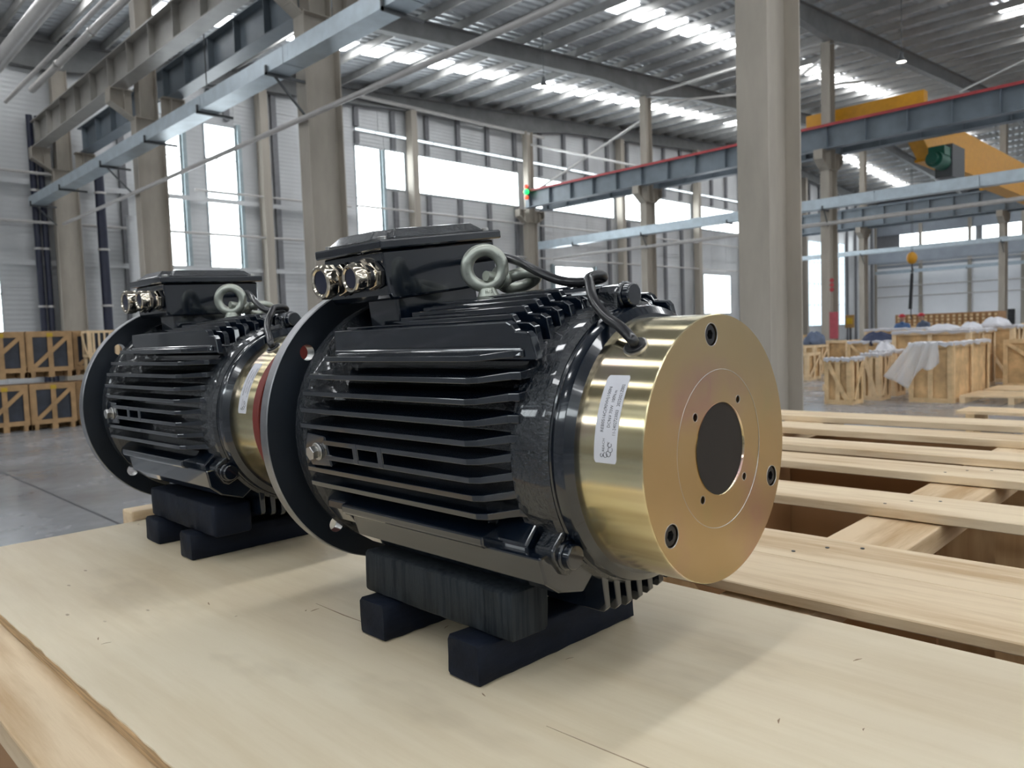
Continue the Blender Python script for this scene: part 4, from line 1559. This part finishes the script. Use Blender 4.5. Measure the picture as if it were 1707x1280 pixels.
    for cx, cz, r in hs_:
        q = MB()
        n = 32
        for y_ in (0.4702, 0.4853):
            for i in range(n):
                t = 2 * pi * i / n
                q.v.append((cx + 0.0094 * cos(t), y_, cz + 0.0094 * sin(t)))
        q.f = [(i, n + i, n + (i + 1) % n, (i + 1) % n) for i in range(n)]
        mobj(q, 'bolt_hole_liner', bare_steel, M0, smooth=60)
    sp = MB().lathe([(0.0001, 0.502), (0.02, 0.502), (0.12, 0.500), (0.125, 0.496), (0.125, 0.4855)], 96)
    mobj(sp, 'spigot', paint_dark, M0, smooth=30)
    sh = MB().cyl((0, 0.500, 0), (0, 0.56, 0), 0.021, n=32)
    mobj(sh, 'shaft', bare_steel, M0, smooth=30)
    # --- terminal box
    bx0, bx1, by0, by1 = -0.0745, 0.087, 0.335, 0.451
    tb_ = mobj(MB().prism([(bx0 + 0.004, 0.1555), (bx0, 0.162), (bx0 - 0.002, 0.209), (bx1 + 0.002, 0.209), (bx1, 0.162), (bx1 - 0.004, 0.1555)][::-1], 'y', by0, by1), 'terminal_box', paint, M0, bevel=0.003, seg=3)
    mobj(MB().box(-0.060, 0.060, 0.345, 0.400, 0.120, 0.162), 'box_neck', paint, M0, bevel=0.003)
    # lid: plate, upstand cut back at the screw corners
    lid = MB().box(bx0 - 0.0085, bx1 + 0.0085, by0 - 0.0075, by1 + 0.006, 0.2092, 0.2195)
    lid_o = mobj(lid, 'lid', paint, tb_, bevel=0.002)
    c_ = 0.018
    X0, X1, Y0, Y1 = bx0 - 0.003, bx1 + 0.003, by0 - 0.002, by1 + 0.001
    oct_ = [(X0 + c_, Y0), (X1 - c_, Y0), (X1 - c_, Y0 + c_ * 0.9), (X1, Y0 + c_), (X1, Y1 - c_), (X1 - c_, Y1 - c_ * 0.9), (X1 - c_, Y1), (X0 + c_, Y1), (X0 + c_, Y1 - c_ * 0.9), (X0, Y1 - c_), (X0, Y0 + c_), (X0 + c_, Y0 + c_ * 0.9)]
    lp = MB()
    cxm, cym = (X0 + X1) / 2, (Y0 + Y1) / 2
    n = len(oct_)
    lp.v = [(a, b_, 0.2190) for a, b_ in oct_] + [(a, b_, 0.2215) for a, b_ in oct_] + [(cxm + (a - cxm) * 0.86, cym + (b_ - cym) * 0.82, 0.2310) for a, b_ in oct_]
    lp.f = [tuple(range(n))[::-1], tuple(range(2 * n, 3 * n))] + [(k * n + i, k * n + (i + 1) % n, (k + 1) * n + (i + 1) % n, (k + 1) * n + i) for k in (0, 1) for i in range(n)]
    mobj(lp, 'lid_panel', paint_rough, tb_, bevel=0.0012, seg=2)
    for (sx_, sy_) in ((X0 + 0.008, Y0 + 0.008), (X1 - 0.008, Y0 + 0.008), (X0 + 0.008, Y1 - 0.008), (X1 - 0.008, Y1 - 0.008)):
        mobj(MB().cyl((sx_, sy_, 0.2195), (sx_, sy_, 0.2235), 0.0048, n=20), 'lid_screw', bare_steel, tb_, smooth=30, bevel=0.0006)
    # cable glands
    for gy, gk in ((0.3505, 0.84), (0.4090, 1.04)):
        gz = 0.1835
        MX = Matrix.Translation((0, gy, gz)) @ Matrix.Rotation(radians(90), 4, 'Z')     # lathe axis -> -x

        def cx_(x0, x1, r, n=30):
            return MB().cyl((x0, gy, gz), (x1, gy, gz), r * gk, n=n)
        mobj(cx_(-0.0745, -0.1000, 0.0125), 'cable_gland', nickel, tb_, smooth=30)
        mobj(cx_(-0.0765, -0.0798, 0.0188, 6), 'gland_lock_nut', black_ox, tb_, bevel=0.0006)
        mobj(cx_(-0.0800, -0.0862, 0.0176, 6), 'gland_hex', nickel, tb_, bevel=0.0008)
        mobj(cx_(-0.0862, -0.0885, 0.0145), 'gland_collar', nickel, tb_, smooth=30)
        mobj(cx_(-0.0885, -0.0935, 0.0150), 'gland_thread', black_ox, tb_, smooth=30)
        mobj(cx_(-0.0935, -0.0985, 0.0182, 6), 'gland_hex', nickel, tb_, bevel=0.0008)
        # domed nut with grip facets
        d = MB()
        n = 48
        prof = [(0.0150, 0.0985), (0.0180, 0.0990), (0.0185, 0.1030), (0.0184, 0.1075), (0.0178, 0.1105), (0.0165, 0.1118), (0.0140, 0.1120), (0.0124, 0.1105), (0.0118, 0.1030)]
        vv = []
        for j, (r, y_) in enumerate(prof):
            for i in range(n):
                rr = gk * r * (1 - (0.07 if (i // 3) % 2 else 0.0) * (1 if j in (1, 2) else 0))
                t = 2 * pi * i / n
                vv.append(MX @ Vector((rr * cos(t), y_, rr * sin(t))))
        ff = [(j * n + i, j * n + (i + 1) % n, (j + 1) * n + (i + 1) % n, (j + 1) * n + i) for j in range(len(prof) - 1) for i in range(n)]
        d.add(vv, ff)
        mobj(d, 'gland_dome_nut', nickel, tb_, smooth=25)
        mobj(cx_(-0.103, -0.1095, 0.0120), 'gland_seal', navy_pipe, tb_, smooth=30)
    # --- eye bolts
    def eye(name_loc, Mx, R_=0.0190, r_=0.0068, txt=True):
        c, base = name_loc
        q_ = MB().torus((0, 0, 0), R_, r_, Matrix.Identity(3), 56, 16, 0.95)
        q_.cyl((0, 0, -R_ - 0.002), (0, 0, -R_ - r_ - 0.003), 0.0085, 0.0115, n=24)
        q_.cyl((0, 0, -R_ - r_ - 0.003), (0, 0, -R_ - r_ - 0.0075), 0.0125, n=24)
        q_.cyl((0, 0, -R_ - r_ - 0.0075), (0, 0, -R_ - r_ - 0.026), 0.0055, n=16)
        q_.v = [tuple(Mx @ Vector(v)) for v in q_.v]
        e_ = mobj(q_, 'eye_bolt', zinc, M0, smooth=35)
        if txt:
            for body_, mid in (('CE C20', 180), ('WLL 0.14t', 5)):
                def fn(x, y, z, wd, mid=mid):
                    rad = R_ - 0.0016 + y
                    if mid > 90:
                        a_ = radians(mid) - (x - wd / 2) / R_
                        rad = R_ - 0.0014 + y
                    else:
                        a_ = radians(mid) - (x - wd / 2) / R_
                    zz = -math.sqrt(max((r_ * 0.95) ** 2 - ((rad - R_) * 0.95) ** 2, 0)) - 0.00005 - abs(z)
                    return Mx @ Vector((rad * cos(a_), zz, rad * sin(a_))) - OFS
                me = text_mesh(body_, 0.0052, 0.00015, fn, 'embossed_text')
                me.materials.append(zinc)
                link('embossed_text', me, e_)

            def fn2(x, y, z, wd):
                return Mx @ Vector((x - wd / 2, -0.0113 - abs(z), -R_ - r_ * 0.9 + y - 0.0012)) - OFS
            me = text_mesh('M12', 0.0048, 0.0004, fn2, 'embossed_text')
            me.materials.append(zinc)
            link('embossed_text', me, e_)
        return e_
    # first ring looks at the brake end, turned a little to the terminal side
    M1 = Matrix.Translation((-0.001, 0.262, 0.1765)) @ Matrix.Rotation(radians(-38), 4, 'Z')
    eye((None, None), M1)
    M2 = Matrix.Translation((0.046, 0.258, 0.1585)) @ Matrix.Rotation(radians(101), 4, 'Y') @ Matrix.Rotation(radians(68), 4, 'Z')
    eye((None, None), M2, txt=False)
    # --- brake
    br = mobj(MB().lathe([(0.100, 0.070), (0.1135, 0.070), (0.1135, 0.0655), (0.115, 0.0645), (0.1150, 0.0012), (0.1142, 0.0004), (0.110, 0.0004)][::-1], 192), 'brake_housing', gold_cyl, M0, smooth=25)
    s3 = [(*pol(0.0985, a), 0.0098) for a in (90, 210, 330)]
    t4 = [(*pol(0.0500, a), 0.0034) for a in (45, 135, 225, 315)]
    me = plate_mesh('face_ring', 0.1143, s3 + [(0, 0, 0.0682)], 0.0, 0.0112, gold_face, 192, 32)
    link('face_ring', shift(me), br)
    me = plate_mesh('face_disc', 0.0678, t4 + [(0, 0, 0.0395)], 0.0004, 0.0112, gold_face, 128, 16)
    link('face_disc', shift(me), br)
    mobj(MB().lathe([(0.11, 0.0113), (0.0001, 0.0113)], 64), 'back_plate', black_ox, br)
    mobj(MB().lathe([(0.0393, 0.0014), (0.0001, 0.0014)], 96), 'bore_plug', bore_brown, br)
    mobj(MB().lathe([(0.0398, -0.0003), (0.0393, 0.0003), (0.0390, 0.011)], 96), 'bore_lip', gold_cyl, br, smooth=60)
    mobj(MB().torus((0, 0.0002, 0), 0.0680, 0.00035, Matrix.Identity(3), 128, 8), 'face_joint', bare_steel, br, smooth=60)
    for cx, cz, r in s3:
        # bright counterbore lip, socket head with hexagon
        q_ = MB().torus((cx, 0.0002, cz), 0.0097, 0.0004, Matrix.Identity(3), 40, 8)
        mobj(q_, 'counterbore_lip', bare_steel, br, smooth=60)
        nn_ = 36
        prof = [(0.0089, 0.011), (0.0089, 0.0022), (0.0081, 0.0012), (0.0052, 0.0012)]
        q_ = MB()
        vv = [(cx + r_ * cos(2 * pi * i / nn_), y_, cz + r_ * sin(2 * pi * i / nn_)) for r_, y_ in prof for i in range(nn_)]
        hexv = []
        for i in range(nn_):
            t = 2 * pi * i / nn_
            ap = 0.0040 / cos((t % (pi / 3)) - pi / 6)
            hexv.append((cx + ap * cos(t), 0.0012, cz + ap * sin(t)))
        vv += hexv + [(a, 0.0078, b2) for a, _, b2 in hexv]
        rows = len(prof) + 2
        ff = [(j * nn_ + i, j * nn_ + (i + 1) % nn_, (j + 1) * nn_ + (i + 1) % nn_, (j + 1) * nn_ + i) for j in range(rows - 1) for i in range(nn_)]
        ff.append(tuple((rows - 1) * nn_ + i for i in range(nn_)))
        q_.add(vv, ff)
        mobj(q_, 'socket_screw', black_ox, br, smooth=30)
    for cx, cz, r in t4:
        mobj(MB().torus((cx, 0.0006, cz), 0.0036, 0.0004, Matrix.Identity(3), 24, 6), 'tapped_hole_lip', bare_steel, br, smooth=60)
    # --- rating label wrapped on the brake
    a0, a1, y0, y1 = 136.3, 172.4, 0.0242, 0.0466
    RL = 0.1152
    q_ = MB()
    nl = 40
    for rr in (RL, 0.11495):
        for i in range(nl + 1):
            a = radians(a0 + (a1 - a0) * i / nl)
            e = 0.0
            if i in (0, nl):
                e = 0.0016
            elif i in (1, nl - 1):
                e = 0.0004
            q_.v += [(rr * cos(a), y0 + e, rr * sin(a)), (rr * cos(a), y1 - e, rr * sin(a))]
    k2 = 2 * (nl + 1)
    for i in range(nl):
        q_.f.append((2 * i, 2 * i + 1, 2 * i + 3, 2 * i + 2)[::-1])
    lab_o = mobj(q_, 'rating_label', label_white, br, smooth=40)

    def wrap(afrac, yy, aend):
        def fn(x, y, z, wd):
            """text reads upwards along the arc; letters stand towards the flange"""
            a = radians(a1) - radians(a1 - a0) * (afrac + (aend - afrac) * x / wd)
            rr = RL + 0.00008 + abs(z)
            return Vector((rr * cos(a), yy + y, rr * sin(a))) - OFS
        return fn
    for s_, fr, fe, yy, sz in (('REB0516C(90VH)100N', 0.335, 0.85, 0.0385, 0.0043), ('DC96V 70W', 0.385, 0.635, 0.0325, 0.0043), ('100N.m', 0.665, 0.81, 0.0325, 0.0043), ('11-2402723003', 0.300, 0.585, 0.0266, 0.0043), ('2025021Z002', 0.625, 0.885, 0.0266, 0.0043), ('REACH', 0.125, 0.265, 0.0362, 0.0032), ('TOP', 0.185, 0.235, 0.0322, 0.0020)):
        me = text_mesh(s_, sz, 0.00004, wrap(fr, yy, fe), 'label_text')
        me.materials.append(ink)
        link('label_text', me, br)
    # emblem: knot of small rings around the name
    q_ = MB()
    for (da, dy, rr0) in ((0.090, 0.0352, 0.0019), (0.105, 0.0322, 0.0022), (0.150, 0.0305, 0.0021), (0.200, 0.0312, 0.0018), (0.085, 0.0388, 0.0013)):
        n = 24
        pts = []
        for i in range(n + 1):
            t = 2 * pi * i / n * 0.86
            a = radians(a1) - radians(a1 - a0) * da - rr0 * cos(t) / RL
            pts.append((RL * cos(a) * 1.0008, dy + rr0 * sin(t), RL * sin(a) * 1.0008))
        q_.tube(pts, 0.00022, 6, 1)
    mobj(q_, 'label_emblem', ink, br)
    # --- brake cable and its gland
    ga = radians(121.0)
    gx, gz = 0.115 * cos(ga), 0.115 * sin(ga)
    nrm = Vector((cos(ga), 0, sin(ga)))
    gp = Vector((gx, 0.035, gz))
    q_ = MB().cyl(gp - nrm * 0.001, gp + nrm * 0.0030, 0.0092, n=28)
    mobj(q_, 'grommet', black_ox, br, smooth=30, bevel=0.0008)
    q_ = MB().cyl(gp - nrm * 0.001, gp + nrm * 0.0012, 0.0106, n=28)
    mobj(q_, 'grommet_washer', bare_steel, br, smooth=30)
    pts = [(0.050, 0.336, 0.188), (0.046, 0.300, 0.188), (0.038, 0.276, 0.187), (0.020, 0.231, 0.1785), (0.008, 0.196, 0.167), (0.004, 0.165, 0.156), (0.008, 0.146, 0.1520), (0.012, 0.130, 0.1520), (0.014, 0.118, 0.1535)]
    pts2 = [(0.014, 0.118, 0.1535), (0.006, 0.114, 0.1570), (-0.006, 0.118, 0.1560), (-0.014, 0.112, 0.1500), (-0.030, 0.097, 0.1375), (-0.045, 0.074, 0.1240), (-0.055, 0.052, 0.1150), tuple(gp + nrm * 0.008), tuple(gp + nrm * 0.002)]
    mobj(MB().tube(pts + pts2[1:], 0.0046, 14, 7), 'brake_cable', rubber, M0, smooth=60)
    return M0


def motor_matrix(C, psi, roll):
    mv = Vector((sin(psi), cos(psi), 0))
    lv2 = Vector((cos(psi), -sin(psi), 0))
    u = Vector((0, 0, 1))
    xv = lv2 * cos(roll) + u * sin(roll)
    zv = -lv2 * sin(roll) + u * cos(roll)
    Rm = Matrix((xv, mv, zv)).transposed()
    org = Vector(C) + Rm @ OFS
    return Matrix.Translation(org) @ Rm.to_4x4()


m1 = build_motor()
tag(m1, 'near black ribbed electric motor with gold brake drum facing the camera', 'motor')
m2 = copy_tree(m1)
tag(m2, 'rear black ribbed electric motor half hidden behind the near motor flange', 'motor')
m1.matrix_world = motor_matrix((0.5857, 0.3421, H - 0.1028), -0.0068, radians(7.5))
m2.matrix_world = motor_matrix((0.5779, 0.9546, H - 0.1024), -0.0329, radians(2.3))
# the rear motor still wears a red protective disc on its brake
hous = [c for c in m2.children if c.name.startswith('brake_housing')][0]
cap = mobj(MB().lathe([(0.1158, 0.006), (0.1158, -0.006), (0.1145, -0.0075), (0.0001, -0.0075)][::-1], 96), 'protective_disc', red_cap, hous, smooth=30)
cap['label'] = 'dark red protective disc on the brake face'


# ------------------------------------------------------------------ blocks under the motors
def sawn(wx, wy, wz, seed):
    """timber block with slightly rounded, uneven arrises"""
    rnd_ = random.Random(seed)
    q_ = MB()
    nl_ = 22
    along_x = wx > wy
    L_, W_ = (wx, wy) if along_x else (wy, wx)
    ring = [(-1, -1, 0), (-1, -1, 1), (-1, 0, 0), (-1, 1, 1), (-1, 1, 0), (0, 1, 0), (1, 1, 0), (1, 1, 1), (1, 0, 0), (1, -1, 1), (1, -1, 0), (0, -1, 0)]
    c = 0.0028
    sec = [(-1 * (W_ / 2 - c), 0), (-W_ / 2, c), (-W_ / 2, wz / 2), (-W_ / 2, wz - c), (-(W_ / 2 - c), wz), (0, wz), (W_ / 2 - c, wz), (W_ / 2, wz - c), (W_ / 2, wz / 2), (W_ / 2, c), (W_ / 2 - c, 0), (0, 0)]
    k_ = len(sec)
    st_ = [0, 0.0025] + [0.0025 + (L_ - 0.005) * i / nl_ for i in range(1, nl_)] + [L_ - 0.0025, L_]
    for i, t in enumerate(st_):
        end = i in (0, len(st_) - 1)
        for u, z in sec:
            f = 0.93 if end else 1.0
            ju, jz = rnd_.uniform(-1, 1) * 0.0007, rnd_.uniform(-1, 1) * 0.0006
            uu = u * f + ju
            zz = (z - wz / 2) * f + wz / 2 + jz
            zz = min(max(zz, 0.0), wz)
            p = (t - L_ / 2, uu, zz) if along_x else (uu, t - L_ / 2, zz)
            q_.v.append(p)
    for i in range(len(st_) - 1):
        for k in range(k_):
            f_ = (i * k_ + k, i * k_ + (k + 1) % k_, (i + 1) * k_ + (k + 1) % k_, (i + 1) * k_ + k)
            q_.f.append(f_ if not along_x else f_[::-1])
    a_ = tuple(range(k_))
    b_ = tuple((len(st_) - 1) * k_ + k for k in range(k_))
    q_.f += ([a_[::-1], b_] if not along_x else [a_, b_[::-1]])
    return q_


def block(x0, x1, y0, y1, z0, z1, label, mat, group, rz=0):
    cx, cy = (x0 + x1) / 2, (y0 + y1) / 2
    q_ = MB()
    nx, ny_, nz = 14, 14, 4
    o = sawn(x1 - x0, y1 - y0, z1 - z0, int(x0 * 1000 + y0 * 100)).obj('support_block', mat, smooth=50)
    o.location = (cx, cy, z0)
    o.rotation_euler = (0, 0, rz)
    tag(o, label, 'wooden block', group)
    return o


g1 = 'painted timber blocks under the near motor'
g2 = 'painted timber blocks under the rear motor'
zt = ZT + 0.0003
block(0.436, 0.663, 0.496, 0.5405, zt, zt + 0.0385, 'lower cross block nearest the brake under the near motor', navy_block, g1)
block(0.441, 0.665, 0.646, 0.6905, zt, zt + 0.0385, 'lower cross block nearest the flange under the near motor', navy_block, g1)
block(0.4575, 0.5060, 0.476, 0.702, zt + 0.0387, zt + 0.0840, 'upper lengthwise block facing the camera under the near motor', block_blue, g1)
block(0.6080, 0.6600, 0.480, 0.700, zt + 0.0387, zt + 0.0608, 'upper lengthwise block on the hidden side under the near motor', block_blue, g1)
block(0.433, 0.660, 1.110, 1.153, zt, zt + 0.0385, 'lower cross block nearest the brake under the rear motor', navy_block, g2)
block(0.436, 0.663, 1.245, 1.300, zt, zt + 0.0385, 'lower cross block nearest the flange under the rear motor', navy_block, g2)
block(0.4470, 0.5020, 1.060, 1.300, zt + 0.0387, zt + 0.0840, 'upper lengthwise block facing the camera under the rear motor', navy_block, g2)
block(0.6000, 0.6520, 1.065, 1.300, zt + 0.0387, zt + 0.0570, 'upper lengthwise block on the hidden side under the rear motor', navy_block, g2)
